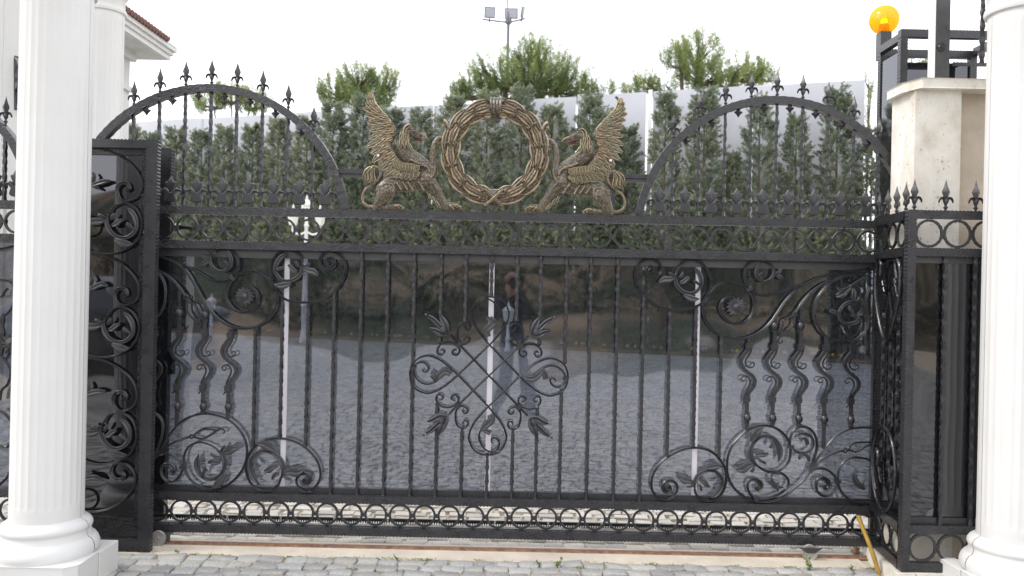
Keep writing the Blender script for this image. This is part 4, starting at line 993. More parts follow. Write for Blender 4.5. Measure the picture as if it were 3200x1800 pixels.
gl = nd(nt, 'ShaderNodeBsdfGlossy'); gl.inputs['Roughness'].default_value = .12
m1 = nd(nt, 'ShaderNodeMixShader'); m1.inputs[0].default_value = .45; nt.links.new(tb.outputs[0], m1.inputs[1]); nt.links.new(db.outputs[0], m1.inputs[2])
m2 = nd(nt, 'ShaderNodeMixShader'); m2.inputs[0].default_value = .38; nt.links.new(m1.outputs[0], m2.inputs[1]); nt.links.new(tt.outputs[0], m2.inputs[2])
m3 = nd(nt, 'ShaderNodeMixShader'); m3.inputs[0].default_value = .05; nt.links.new(m2.outputs[0], m3.inputs[1]); nt.links.new(gl.outputs[0], m3.inputs[2])
nt.links.new(m3.outputs[0], nt.nodes['Material Output'].inputs[0]); AMBER = m
BULB = simple('lit_bulb', (1, .6, .1)); MATS['lit_bulb'].node_tree.nodes['Principled BSDF'].inputs['Emission Color'].default_value = (1, .55, .06, 1); MATS['lit_bulb'].node_tree.nodes['Principled BSDF'].inputs['Emission Strength'].default_value = 6
gz = EYE + (900 - 62 + 24) * 5.56 / F
rg = .096; prof = [(.035, -rg * .93)] + [(rg * math.sin(t) * (1 + .008 * math.sin(t * 60)), -rg * math.cos(t)) for t in np.linspace(.38, math.pi, 60)]
MB().lathe(prof, (0, 0, gz), 40).build('amber_dome', AMBER, al); MB().ball((0, 0, gz - .01), .022, 12).build('bulb', BULB, al)
MB().lathe([(.037, -.09), (.035, -.05), (.028, -.03)], (0, 0, gz), 20).build('lamp_socket', simple('orange_socket', (.6, .17, .0), .5), al)
MB().box(-.037, .037, -.037, .037, zt - .09, gz - .088).build('stub_post', IRON, al, smooth=False)
# grey post on the pier
gp = thing('square_post', 'tall dark grey square post with a round rosette, standing on the stone pier', 'post', (0, 0, 0))
xg0, xg1 = pl(2924, 150, 4.80)[0], pl(2968, 150, 4.80)[0]
MB().box(xg0, xg1, 4.80, 4.885, pz + .058, 4.2).build('shaft', IRON_L, gp, smooth=False)
MB().box(xg0 - .003, xg0 - .0005, 4.802, 4.883, pz + .058, 4.2).build('sunlit_side', simple('pale_sunlit_steel', (.62, .60, .56), .35), gp, smooth=False)  # thin pale sheet: sunlight on the post's left face put into its colour
X, z = pl(2944, 146, 4.79); MB().lathe([(0, -.012), (.006, -.012), (.009, -.006), (.016, -.008), (.019, -.004), (.026, -.004), (.027, 0)], (X, 4.7995, z), 16, 'y').build('rosette', IRON, gp)
X, z = pl(3070, 100, 4.78)
tp = thing('thin_railing', 'thin twisted iron upright and rod between the grey post and right white column', 'railing', (0, 4.78, 0))
zr_ = pl(3000, 201, 4.78)[1]; bar_mb(X, zr_ - .0, 4.2, .012).build('twisted_bar', IRON, tp)
m = rail_mb(xg1 + .01, X + .2, zr_, .018, -.01, .01); m.build('rod', IRON, tp)
# ================================================================== COLUMNS, HOUSE
def column(x, y, label, r=.176, top=3.09, plinth=True, zb=.0, capital=True, name='white_column'):
    c = thing(name, label, 'column', (x, y, zb), 'white fluted columns')
    NF = 28
    def fl(a, h): return .0045 * (abs(math.sin(a * NF / 2)) ** .6) * max(0, min(1, (h - .42) / .02)) * max(0, min(1, (top - .06 - h) / .02))
    for a0, nm in ((math.pi, 'shaft_half'), (0, 'shaft_half')):
        g = .006
        prof = [(r * 1.0, .34), (r, .40), (r, .415), (r, .43), (r, .445), (r * .995, 1.6), (r * .985, 2.4), (r * .978, top - .08), (r * .978, top - .06), (r * .978, top - .04), (r * .98, top)]
        MB().lathe(prof, (0, 0, 0), NF * 4, a0=a0 + g, a1=a0 + math.pi - g, flute=fl).build(nm, WHITE, c, angle=1.2)
        bp = [(r * 1.005, .352), (r * 1.03, .345), (r * 1.10, .340), (r * 1.18, .330), (r * 1.23, .316), (r * 1.24, .304), (r * 1.225, .294), (r * 1.195, .288), (r * 1.195, .282), (r * 1.205, .268), (r * 1.235, .256), (r * 1.245, .250), (r * 1.33, .243), (r * 1.40, .226), (r * 1.44, .203), (r * 1.44, .185), (r * 1.41, .170), (r * 1.405, .168)]
        MB().lathe(bp, (0, 0, 0), 56, a0=a0 + .010, a1=a0 + math.pi - .010).build('base_moulding', WHITE, c, angle=1.0)
    MB().lathe([(r * .93, .17), (r * .93, top)], (0, 0, 0), 32).build('seam_core', SEAM, c)
    MB().lathe([(r * 1.05, .33), (r * 1.15, .27), (r * 1.15, .17)], (0, 0, 0), 32).build('seam_core', SEAM, c)
    if plinth:
        h = .272
        p1 = MB().prism([(-h, .005 - .0), (h, .005 - .0), (h, -.2), (h - .05, -.25), (-h + .05, -.25), (-h, -.2)][::-1], .0, .168, 'z').build('plinth_block', WHITE, c, smooth=False)
        p2 = MB().box(-h - .002, h + .002, .012, .22, 0, .165).build('plinth_block', WHITE, c, smooth=False)
        MB().box(-h + .006, h - .006, -.01, .02, 0, .15).build('seam_core', SEAM, c, smooth=False)
        for p in (p1, p2):
            b_ = p.modifiers.new('b', 'BEVEL'); b_.width = .004; b_.segments = 2
    if capital:
        MB().lathe([(r * .98, top - .005), (r * 1.06, top), (r * 1.09, top + .018), (r * 1.06, top + .036), (r, top + .042), (r, top + .12), (r * 1.08, top + .14), (r * 1.3, top + .2), (r * 1.34, top + .22)], (0, 0, 0), 48).build('capital', WHITE, c)
        MB().box(-r * 1.42, r * 1.42, -r * 1.42, r * 1.42, top + .22, top + .3).build('abacus', WHITE, c, smooth=False)
    return c
column(-2.415, 4.3, 'white fluted column in front on the left, its moulded base and plinth visible')
column(2.662, 4.3, 'white fluted column at the right edge, in front of the corner fence')
column(-3.59, 7.1, 'white fluted column half hidden behind the left front column, beside the house eave', r=.172, top=3.90, zb=0)
column(-4.62, 7.1, 'white fluted column at the far left edge, behind the second gate', r=.172, top=4.4, zb=0)

house = thing('white_house', 'white plastered house with wide soffit and red tiled roof edge behind the columns', 'house', (0, 0, 0))
HX, HY0, HY1, EZ = -7.36, 7.6, 15.6, 5.92
MB().box(-14, HX, HY0, HY1, 0, EZ).build('wall', PLASTER, house, smooth=False)
MB().box(HX, HX + .06, HY0 + .001, HY1 + .03, EZ - .75, EZ - .66).box(HX, HX + .10, HY0, HY1 + .05, EZ - .16, EZ - .001).box(HX, HX + .045, HY0, HY1 + .04, 3.1, 3.22).build('cornice', PLASTER, house, smooth=False)
MB().box(-14, -6.84, HY0 - .7, HY1 + .42, EZ, EZ + .05).build('soffit', SOFFIT, house, smooth=False)
MB().box(-6.84, -6.79, HY0 - .8, HY1 + .47, EZ - .003, EZ + .09).box(-6.84, -6.75, HY0 - .85, HY1 + .51, EZ + .09, EZ + .17).box(-6.84, -6.70, HY0 - .9, HY1 + .56, EZ + .17, EZ + .245).build('fascia', WHITE, house, smooth=False)
MB().box(-14, -6.84, HY1 + .42, HY1 + .47, EZ, EZ + .09).box(-14, -6.84, HY1 + .42, HY1 + .56, EZ + .09, EZ + .245).build('fascia', WHITE, house, smooth=False)
MB().prism([(-6.69, EZ + .255), (-14, EZ + 2.6), (-14, EZ + .255)], HY0 - .9, HY1 + .55).build('roof', ROOFTILE, house, smooth=False)
TILE = MB().tube([(0, 0, 0), (-.5, 0, .16)], .052, ROUND8, b=(0, -1, 0)).mesh('roof_tile', ROOFTILE)
for i in range(72): put('roof_tile', TILE, house, (-6.64, HY0 - .85 + i * .125, EZ + .285), (random.uniform(-.03, .03), 0, 0))
win = MB().box(HX + .001, HX + .05, 8.2, 9.4, 3.6, 5.3).build('window', GREYM, house, smooth=False)
wf = MB()
for i in range(5): wf.tube([(HX + .09, 8.2 + i * .3, 3.6), (HX + .09, 8.2 + i * .3, 5.3)], .012, ROUND6)
for i in range(4): wf.tube([(HX + .1, 8.2, 3.7 + i * .5), (HX + .1, 9.4, 4.1 + i * .4)], .012, ROUND6)
wf.build('window_grille', IRON, win)
MB().box(HX + .05, HX + .055, 8.25, 9.35, 3.65, 5.25).build('window_pane', SMOKE_B, win, smooth=False)
# wall piece with grille seen in the slit between the two far-left columns
sw = thing('porch_wall', 'white porch wall with a dark iron grille, glimpsed left of the front column', 'wall', (0, 9.0, 0))
def px(x, y): return pl(x, y, 9.0)
MB().box(px(-80, 400)[0], px(100, 400)[0], 0, .2, 1.2, 5.6).build('wall', PLASTER, sw, smooth=False)
a_, b_ = px(54, 345), px(100, 180)
MB().box(a_[0], b_[0], -.03, -.001, a_[1], b_[1]).build('grille_recess', simple('grey_blue_recess', (.6, .61, .65), .6), sw, smooth=False)
for P in ([(54, 180), (72, 185)], [(54, 185), (55, 345)], [(56, 200), (64, 260), (72, 240)], [(56, 190), (62, 210), (72, 225)], [(56, 300), (64, 270), (66, 330)], [(54, 345), (72, 342)], [(57, 345), (60, 300), (72, 290)], [(56, 245), (66, 275), (72, 300)]):
    MB().tube([(px(*q)[0], -.05, px(*q)[1]) for q in P], .010, ROUND6).build('grille_bar', IRON, sw)
tag(MB().box(px(44, 600)[0], px(58, 600)[0], 8.7, 8.8, .0, 2.7).build('green_door_edge', simple('pale_green_door', (.32, .36, .30), .6), None, smooth=False), 'pale grey-green door edge behind the second gate at the far left', 'door')

# ================================================================== GROUND
GS = 160
gm = MB(); N = 60
g = MB().add([(-400, -400, -.012), (400, -400, -.012), (400, 600, -.012), (-400, 600, -.012)], [(0, 1, 2, 3)])
tag(g.build('ground', SAND, None, smooth=False), kind='structure')
def cobble_mesh(seed, w=.118, d=.098, h=.022, lo=False):
    r = np.random.default_rng(seed); n = 8 if not lo else 4; V = []; Fs = []
    base = [(-.5, -.5), (0, -.53), (.5, -.5), (.53, 0), (.5, .5), (0, .53), (-.5, .5), (-.53, 0)] if not lo else [(-.5, -.5), (.5, -.5), (.5, .5), (-.5, .5)]
    P = [((x + r.uniform(-.07, .07)) * w, (y + r.uniform(-.07, .07)) * d) for x, y in base]
    tilt = (r.uniform(-.05, .05), r.uniform(-.05, .05))
    for (k, zz) in ((1, -.02), (1, h * .55), (.86, h)) if not lo else ((1, -.01), (.88, h)):
        for x, y in P: V.append((x * k, y * k, zz + (x * tilt[0] + y * tilt[1] + r.uniform(-.0012, .0012) if zz > 0 else 0)))
    L = 3 if not lo else 2
    for j in range(L - 1):
        for i in range(n): i2 = (i + 1) % n; Fs.append((j * n + i, j * n + i2, (j + 1) * n + i2, (j + 1) * n + i))
    Fs.append(tuple((L - 1) * n + i for i in range(n)))
    return V, Fs
pav = tag(put('cobble_pavement', MB().add([(-6, 4.0, -.006), (6, 4.0, -.006), (6, 7, -.006), (-6, 7, -.006)], [(0, 1, 2, 3)]).mesh('bedding_sand', SAND, False)), kind='structure')
CB = []
for s in range(24):
    V, Fs = cobble_mesh(s, .118, .090, .013); CB.append(MB().add(V, Fs).mesh('cobble', COBBLE, True, .9))
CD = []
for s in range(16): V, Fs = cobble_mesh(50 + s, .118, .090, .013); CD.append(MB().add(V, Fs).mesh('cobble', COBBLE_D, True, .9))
cnt = 0
rowsA = [4.725, 4.622, 4.52, 4.42]          # outside the cement strip
rowsB = [5.118, 5.222, 5.326, 5.43]
for ri, y in enumerate(rowsA + rowsB):
    x = -2.45 + random.uniform(0, .1)
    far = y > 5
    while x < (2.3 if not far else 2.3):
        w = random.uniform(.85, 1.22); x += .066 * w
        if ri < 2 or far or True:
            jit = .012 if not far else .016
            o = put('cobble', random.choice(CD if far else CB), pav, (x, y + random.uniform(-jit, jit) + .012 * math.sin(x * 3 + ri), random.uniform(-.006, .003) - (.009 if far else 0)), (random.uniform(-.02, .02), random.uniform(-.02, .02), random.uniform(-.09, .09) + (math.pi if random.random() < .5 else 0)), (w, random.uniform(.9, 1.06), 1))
            cnt += 1
        x += .066 * w
print('cobbles', cnt)
def cobble_field(name, x0, x1, y0, y1, dx, dy, parent, seed, h=.016, skip=None, mat=None):
    r = np.random.default_rng(seed); tm = [cobble_mesh(100 + i, dx * .93, dy * .9, h, True) for i in range(30)]
    Vs, Fsq, tone = [], [], []; o = 0
    ny = int((y1 - y0) / dy); nx = int((x1 - x0) / dx)
    for j in range(ny):
        sh_ = r.uniform(0, dx)
        for i in range(nx):
            V, Fs = tm[r.integers(30)]; x = x0 + i * dx + sh_ + r.uniform(-.01, .01); y = y0 + j * dy + r.uniform(-.012, .012) + .03 * math.sin(x * 1.1 + j * .3)
            if skip and skip(x, y): continue
            dz_ = r.uniform(-.006, .004); Vs += [(a + x, b + y, c + dz_) for a, b, c in V]; Fsq += [tuple(q + o for q in f) for f in Fs]; o += len(V); tone += [r.random()] * len(V)
    me = bpy.data.meshes.new(name); me.from_pydata(Vs, [], Fsq); me.materials.append(mat or COBBLE)
    at = me.attributes.new('tone', 'FLOAT', 'POINT'); at.data.foreach_set('value', tone)
    return tag(put(name, me, parent), kind='stuff')
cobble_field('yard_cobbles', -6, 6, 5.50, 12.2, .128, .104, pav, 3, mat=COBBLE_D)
cobble_field('yard_cobbles_far', -13, 10, 12.2, 24, .19, .15, pav, 5, skip=lambda x, y: y > 22.0 - .328 * (x + 0) * 1.0 - .5)
cobble_field('street_cobbles', -7, 7, -9.5, 4.35, .13, .108, pav, 6, skip=lambda x, y: y > 4.3 and abs(x) > 2.2)
cobble_field('side_cobbles', -9, -2.5, 4.36, 6.6, .128, .104, pav, 8, skip=lambda x, y: x > -2.6 and y > 5)
tag(MB().box(-2.75, 2.128, 4.775, 5.062, -.03, .0045).build('cement_strip', CONC, None, smooth=False), kind='structure')
tr = thing('gate_track', 'long rusty steel rail set in the cement strip beneath the sliding gate', 'rail track', (0, 4.985, 0))
m = MB(); n = 16; V = []
m.tube([(x, 0, .015) for x in np.linspace(-2.5, 2.24, 40)], .0055, ROUND8).build('round_rail', RUSTTOP, tr)
MB().box(-2.5, 2.24, -.010, .010, .0, .0135).box(-2.5, 2.24, -.030, -.010, .0, .0058).build('rail_flat', RUST, tr, smooth=False)

# weeds, moss, loose stones -----------------------------------------
def leaves_mesh(name, pts, dirs, size, mat, aspect=.45, tone=None):
    """many small diamond leaves: pts (n,3), dirs (n,3), size (n,)"""
    n = len(pts); pts = np.asarray(pts); d = np.asarray(dirs, float); d /= np.linalg.norm(d, axis=1)[:, None] + 1e-9
    rv = rng.normal(size=(n, 3)); s = np.cross(d, rv); s /= np.linalg.norm(s, axis=1)[:, None] + 1e-9
    L = np.asarray(size)[:, None]
    V = np.empty((n, 4, 3)); V[:, 0] = pts; V[:, 1] = pts + d * L * .5 + s * L * aspect * .5; V[:, 2] = pts + d * L; V[:, 3] = pts + d * L * .5 - s * L * aspect * .5
    me = bpy.data.meshes.new(name); me.vertices.add(4 * n); me.vertices.foreach_set('co', V.ravel())
    me.loops.add(4 * n); me.loops.foreach_set('vertex_index', np.arange(4 * n)); me.polygons.add(n)
    me.polygons.foreach_set('loop_start', np.arange(0, 4 * n, 4)); me.polygons.foreach_set('loop_total', np.full(n, 4))
    if tone is None: tone = rng.random(n)
    at = me.attributes.new('tone', 'FLOAT', 'POINT'); at.data.foreach_set('value', np.repeat(tone, 4))
    me.materials.append(mat); me.update(); return me
def tuft(x, y, rad, n, size, h=.02):
    p = np.c_[rng.normal(x, rad, n), rng.normal(y, rad * .5, n), rng.uniform(.0, h, n)]; d = np.c_[rng.normal(0, .6, n), rng.normal(0, .6, n), rng.uniform(.3, 1, n)]
    return p, d, rng.uniform(.5, 1, n) * size
P_, D_, S_ = [], [], []
for _ in range(110):
    edge = random.random() < .6
    y = random.choice((4.768, 4.772, 4.78)) if edge else random.choice((4.67, 4.57, 5.17, 5.28, 5.38, 5.60, 5.9, 6.2))
    x = random.uniform(-2.1, 2.2)
    a, b, c = tuft(x, y, random.uniform(.01, .035), random.randint(20, 60), random.uniform(.007, .014), .008 if edge else .014); P_.append(a); D_.append(b); S_.append(c)
tag(put('joint_moss', leaves_mesh('joint_moss', np.vstack(P_), np.vstack(D_), np.hstack(S_), WEED)), kind='stuff')['label'] = 'thin green moss and tiny weeds in the paving joints'
def weed(x, y, h, n, label, spread=.03):
    t = thing('weed', label, 'weed', (x, y, 0), 'weeds in the paving')
    m = MB(); P = []; D = []; S = []
    for k in range(max(2, n // 12)):
        a = random.uniform(0, 6.28); tip = (math.cos(a) * spread, math.sin(a) * spread * .6, h * random.uniform(.6, 1)); q = spline([(0, 0, 0), (tip[0] * .3, tip[1] * .3, tip[2] * .6), tip], .02)
        m.tube(q, .0014, ROUND6)
        for pt in q[1:]:
            for _ in range(3): P.append(pt); D.append((random.gauss(0, 1), random.gauss(0, 1), random.uniform(-.1, .8))); S.append(random.uniform(.012, .026) * (h / .1) ** .4)
    m.build('stem', WEED, t); put('leaf', leaves_mesh('leaf', P, D, S, WEED, .6), t)
def gxy(x, y):
    u, v = uv(x, y); d = EYE * F / v; return u * d / F, d
for (x, y, h, n, lab) in ((2532, 1790, .085, 50, 'tall green weed growing under the right roller of the gate'), (1742, 1775, .06, 40, 'leafy green weed in the front cobbles right of the middle of the gate'), (1690, 1770, .045, 20, 'small upright weed just left of the leafy one in the front cobbles'),
                          (386, 1795, .04, 30, 'low dark green weed beside the plinth of the left column'), (2762, 1755, .07, 50, 'leafy weed at the foot of the yellow pipe'), (2800, 1775, .06, 50, 'clump of weeds against the stone kerb under the corner fence'),
                          (1246, 1757, .04, 16, 'thin weed between front cobbles left of the middle'), (2660, 1785, .035, 40, 'spreading low weed in gravel near the corner fence'), (560, 1730, .025, 20, 'tiny weed by the rusty track near the left end')):
    X, Y = gxy(x, y); weed(X, Y, h, n, lab)
for k in range(9):
    X = random.uniform(1.55, 2.1); Y = random.uniform(4.4, 4.78)
peb = MB()
for k in range(420):
    X = random.uniform(1.3, 2.12) if k % 3 else random.uniform(-2.2, 2.1); Y = random.uniform(4.62, 4.80) if k % 3 else random.choice((4.78, 5.07, 4.67, 5.17)) + random.uniform(-.02, .02)
    peb.ball((X, Y, .006), random.uniform(.002, .0065), 6, 1, 1, .6)
tag(peb.build('loose_gravel', CONC, None), kind='stuff')['label'] = 'loose pale gravel scattered on the paving near the corner fence'
# yellow pipe
X0, Y0 = gxy(2752, 1775); Xt, Zt = pl(2680, 1608, 4.86)
yp = thing('yellow_pipe', 'mustard yellow plastic conduit leaning out of the ground beside the corner fence', 'pipe', (0, 0, 0))
P = spline([(2.10, 4.66, -.02), (2.075, 4.70, .06), (2.04, 4.78, .17), (2.035, 4.84, .26)], .02)
P = spline([(pl(2752, 1775, 4.68)[0], 4.68, -.01), (pl(2722, 1715, 4.72)[0], 4.72, pl(2722, 1715, 4.72)[1]), (pl(2698, 1655, 4.77)[0], 4.77, pl(2698, 1655, 4.77)[1]), (pl(2681, 1610, 4.80)[0], 4.80, pl(2681, 1610, 4.80)[1])], .02)
MB().tube(P, .0125, ROUND12, b=(0, -1, .2), cap=False).build('conduit', PIPE, yp)
MB().tube([P[-2], P[-1]], .0095, ROUND12, b=(0, -1, .2)).build('dark_bore', BLACKP, yp)
# ================================================================== INSIDE THE YARD
def wally(X): return 20.9 + .345 * (8.9 - X)
pw = thing('panel_wall', 'tall fence of smooth pale grey panels behind the cypress hedge', 'fence', (0, 0, 0))
edges_ = [-14.0, -11.2, -8.4, -5.6, -2.8, -.1, 2.6, 3.78, 3.86, 5.0, 7.8, 9.05]
WT = 7.1
spans = [(-16, -13.3), (-13.28, -10.6), (-10.58, -7.9), (-7.88, -5.2), (-5.18, -2.5), (-2.48, -.3), (-.27, 1.72), (1.76, 3.62), (3.80, 6.3), (6.33, 8.9)]
for i, (a, b) in enumerate(spans):
    dz_ = random.uniform(-.02, .02)
    m = MB().prism([(a, wally(a)), (b, wally(b)), (b, wally(b) + .06), (a, wally(a) + .06)], 0, WT + dz_, 'z'); m.build('panel', PANELM, pw, smooth=False)
    m = MB().prism([(a, wally(a) - .03), (a + .05, wally(a) - .035), (a + .05, wally(a) - .002), (a, wally(a) - .002)], 0, WT - .01, 'z'); m.build('edge_batten', PANELM, pw, smooth=False)
m = MB().prism([(3.66, wally(3.66) - .1), (3.76, wally(3.76) - .1), (3.76, wally(3.76)), (3.66, wally(3.66))], 0, WT + .05, 'z'); m.build('post', WMETAL, pw, smooth=False)

bed = MB(); a, b = -16, 11
bed.add([(x, wally(x) - dy, z) for x in np.linspace(a, b, 30) for dy, z in ((1.9, .0), (1.86, .07), (1.0, .12), (-.5, .12))], [(i * 4 + k, (i + 1) * 4 + k, (i + 1) * 4 + k + 1, i * 4 + k + 1) for i in range(29) for k in range(3)])
tag(bed.build('planting_bed', SOIL, None), kind='structure')

def cypress_mesh(seed, dens=1.0, width=1.0):
    r = np.random.default_rng(seed); P, D, S, T = [], [], [], []
    H = 1.0; ns = int(760 * dens)
    lob = r.uniform(0, 6.28, 6)
    for k in range(ns):
        h = r.beta(1.15, .92) * .965 + .02
        R_ = (.095 * width) * (np.clip(1.05 - h, 0, 1) ** .5) * (1 + .22 * math.sin(h * 21 + lob[0]) * math.sin(lob[1] + h * 9)) * (.75 if h > .93 else 1)
        a = r.uniform(0, 6.283); rad = R_ * r.uniform(.45, 1.08) * (1 + .25 * math.sin(a * 3 + h * 14 + lob[2]))
        c = np.array((math.cos(a) * rad, math.sin(a) * rad, h)); L = r.uniform(.022, .05) * (1.15 - .5 * h)
        out = np.array((math.cos(a), math.sin(a), r.uniform(.2, 1.1))); out /= np.linalg.norm(out)
        nn = int(r.uniform(32, 50)); t = r.random(nn)[:, None]
        p = c + out * t * L * 1.4 + r.normal(0, .0042, (nn, 3)) * (1.25 - t); d = out + r.normal(0, .55, (nn, 3))
        P.append(p); D.append(d); S.append(r.uniform(.0075, .0135, nn)); T.append(np.clip(r.normal(.35, .16) + r.normal(0, .1, nn) + .12 * t[:, 0], 0, 1))
    return leaves_mesh('crown', np.vstack(P), np.vstack(D), np.hstack(S), CYP, .38, np.hstack(T))
CM = [cypress_mesh(s, 1.0, w) for s, w in ((1, 1.05), (2, 1.15), (3, .95), (4, 1.1), (5, .8))]
TRUNK = MB().tube([(0, 0, 0), (.003, 0, .5), (0, 0, .97)], [.012, .008, .002], ROUND6, b=(0, -1, 0)).mesh('trunk', BARK)
hx = -12.9; i = 0; hed = []
spots = []
while hx < 2.2: spots.append((hx, (random.uniform(6.4, 7.1) if hx < -6 else random.uniform(6.5, 7.3)), random.choice((0, 1, 3)), random.uniform(.86, 1.02))); hx += random.uniform(.86, 1.0)
for X, h, k, w in ((2.45, 6.5, 2, .95), (3.05, 6.0, 4, .9), (3.95, 6.8, 1, .78), (4.9, 6.95, 2, .95), (5.6, 5.2, 0, .8), (6.2, 6.6, 3, .8), (7.05, 6.1, 0, .8), (8.0, 6.8, 2, .9), (8.75, 5.7, 1, .9), (9.5, 7.2, 1, .95)): spots.append((X, h, k, w))
lab = ['cypress {} from the left in the hedge behind the gate']
names = ['first', 'second', 'third', 'fourth', 'fifth', 'sixth', 'seventh', 'eighth', 'ninth', 'tenth', 'eleventh', 'twelfth', 'thirteenth', 'fourteenth', 'fifteenth', 'sixteenth', 'seventeenth', 'eighteenth', 'nineteenth', 'twentieth']
nt_ = len(spots)
for i, (X, h, k, w) in enumerate(spots):
    if i < 12: l = '%s dense dark cypress from the left end of the hedge behind the gate' % names[i]
    elif nt_ - 1 - i < 10: l = '%s loose cypress from the right end of the hedge behind the gate' % names[nt_ - 1 - i]
    else: l = '%s cypress of the hedge, counting leftwards from the white fence post' % names[nt_ - 11 - i]
    t = thing('cypress_tree', l, 'tree', (X, wally(X) - .95 + random.uniform(-.12, .12), 0), 'cypress hedge behind the gate', random.uniform(0, 6))
    put('crown', CM[k], t, (0, 0, .0), None, (h * w, h * w, h)); put('trunk', TRUNK, t, None, None, (h * .8, h * .8, h))
# small in-fill cypresses in the front row hide the foot of the hedge
for i in range(16):
    X = -11.5 + i * 1.25 + random.uniform(-.2, .2)
    t = thing('young_cypress', '%s from the left of the lower bushy young cypresses before the hedge' % names[i], 'tree', (X, wally(X) - 1.45, 0), 'young cypresses before the hedge', random.uniform(0, 6))
    h = random.uniform(3.2, 4.1); put('crown', CM[i % 4], t, None, None, (h * 1.45, h * 1.45, h)); put('trunk', TRUNK, t, None, None, (h, h, h))

def pine(x, y, label, h, crown, seed, n=420, needle=.17):
    """crown: list of (dx, dz, rx, rz) lobes"""
    r = np.random.default_rng(seed); t = thing('pine_tree', label, 'tree', (x, y, 0)); P, D, S, T = [], [], [], []; br = MB()
    A = np.array([c[2] * c[3] for c in crown]); A = A / A.sum(); base = crown[0]
    for k in range(n):
        c = crown[r.choice(len(crown), p=A)]; v = r.normal(size=3); v /= np.linalg.norm(v); q = r.uniform(.35, 1.0) ** .6
        p = np.array((c[0] + v[0] * q * c[2], v[1] * q * c[2] * .9, c[1] + v[2] * q * c[3]))
        ax = np.array((p[0] - c[0], p[1], 0)) * .6 + np.array((0, 0, 1.0)); ax /= np.linalg.norm(ax)
        L = r.uniform(.35, .75)
        nn = 58; s = r.random(nn)[:, None]
        P.append(p + ax * (s - .5) * L + r.normal(0, .02, (nn, 3))); D.append(ax * r.uniform(.5, 1.1, (nn, 1)) + r.normal(0, .55, (nn, 3))); S.append(r.uniform(.75, 1.1, nn) * needle)
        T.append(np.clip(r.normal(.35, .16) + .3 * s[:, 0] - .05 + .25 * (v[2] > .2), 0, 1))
        if k % 5 == 0: br.tube([(c[0] * .5, 0, c[1] - c[3] * .7), tuple((p + np.array((c[0], 0, c[1]))) / 2 - np.array((0, 0, .2))), tuple(p)], [.035, .022, .01], ROUND6, b=(0, -1, 0))
    for c in crown: br.tube([(0, 0, 0), (c[0] * .2, 0, c[1] * .5), (c[0] * .8, 0, c[1] - c[3] * .4), (c[0], 0, c[1] + c[3] * .4)], [q * min(1, (h / 9) ** 2) for q in (.2, .15, .08, .03)], ROUND8, b=(0, -1, 0))
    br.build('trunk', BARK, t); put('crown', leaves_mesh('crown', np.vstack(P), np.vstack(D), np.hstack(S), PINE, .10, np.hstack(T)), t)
PY = 30.0
def pc(x, y): X, z = pl(x, y, PY); return X, z
def lobes(L, X0): return [(pl(a, b, PY)[0] - X0, pl(a, b, PY)[1], c * PY / F, d * PY / F) for a, b, c, d in L]
X0 = pl(1640, 300, PY)[0]
pine(X0, PY, 'largest pine, bushy and wide, rising above the hedge behind the wreath', 9, lobes([(1660, 170, 75, 62), (1560, 235, 110, 70), (1700, 225, 110, 75), (1770, 255, 85, 60), (1490, 275, 75, 45), (1640, 260, 150, 60), (1810, 290, 55, 35)], X0), 11, 640)
X0 = pl(2160, 300, PY)[0]
pine(X0, PY, 'pine with two rounded tufted crowns to the right of the wreath', 8, lobes([(2185, 165, 85, 62), (2120, 185, 60, 45), (2200, 230, 100, 60), (2330, 215, 60, 40), (2390, 235, 45, 30), (2270, 250, 120, 35), (2010, 262, 42, 32), (2080, 275, 60, 22)], X0), 12, 460)
X0 = pl(1120, 300, PY)[0]
pine(X0, PY, 'smaller yellow-green pine left of the wreath, sky showing through its branches', 7, lobes([(1120, 250, 78, 42), (1205, 262, 50, 48), (1045, 290, 62, 45), (1150, 310, 95, 45)], X0), 13, 330)
X0 = pl(740, 320, PY)[0]
pine(X0, PY, 'low bright pine top seen through the left arch of the gate', 5, lobes([(720, 300, 70, 28), (790, 320, 60, 30), (650, 320, 55, 26)], X0), 14, 150)
X0 = pl(1870, 300, PY)[0]
pine(X0, PY, 'low pine foliage along the fence top between the two larger pines', 5, lobes([(1880, 285, 60, 14), (1440, 290, 40, 20), (1960, 290, 40, 12)], X0), 15, 90)
X0 = pl(2712, 380, 26)[0]
pine(X0, 26, 'thin pale bush top between the grey fence and the black cage on the right', 4, [(0, pl(2712, 250, 26)[1], .22, .35), (.05, pl(2712, 330, 26)[1], .18, .7), (0, pl(2712, 460, 26)[1], .15, 1.0)], 16, 50, .1)
X0 = pl(3062, 225, 26)[0]
pine(X0, 26, 'scrap of foliage between the black cage and the right white column', 4, [(0, pl(3062, 228, 26)[1], .2, .4)], 17, 30, .1)

# lamps
def lantern_head(mb, x, z, w=.27, h=.42):
    mb.lathe([(.03, 0), (w * .28, .04), (w * .36, .05), (w * .5, h * .62), (w * .46, h * .64), (w * .56, h * .66), (w * .54, h * .70), (w * .30, h * .86), (w * .12, h * .95), (w * .07, h * 1.0), (w * .11, h * 1.05), (w * .05, h * 1.1), (.0, h * 1.2)], (x, 0, z), 6)
lpx, lpz = pl(950, 1068, 22.0)
lp = thing('lamp_post', 'tall white lamp post with three lantern heads standing before the hedge', 'street lamp', (lpx, 22.0, 0))
MB().lathe([(.13, 0), (.13, .1), (.11, .14), (.10, .30), (.085, .36), (.085, .6), (.09, .95), (.12, 1.0), (.085, 1.06), (.07, 1.5), (.062, 2.0), (.085, 2.04), (.06, 2.1), (.05, 3.1), (.08, 3.16), (.05, 3.2), (.045, 3.45)], n=12).build('pole', WMETAL, lp)
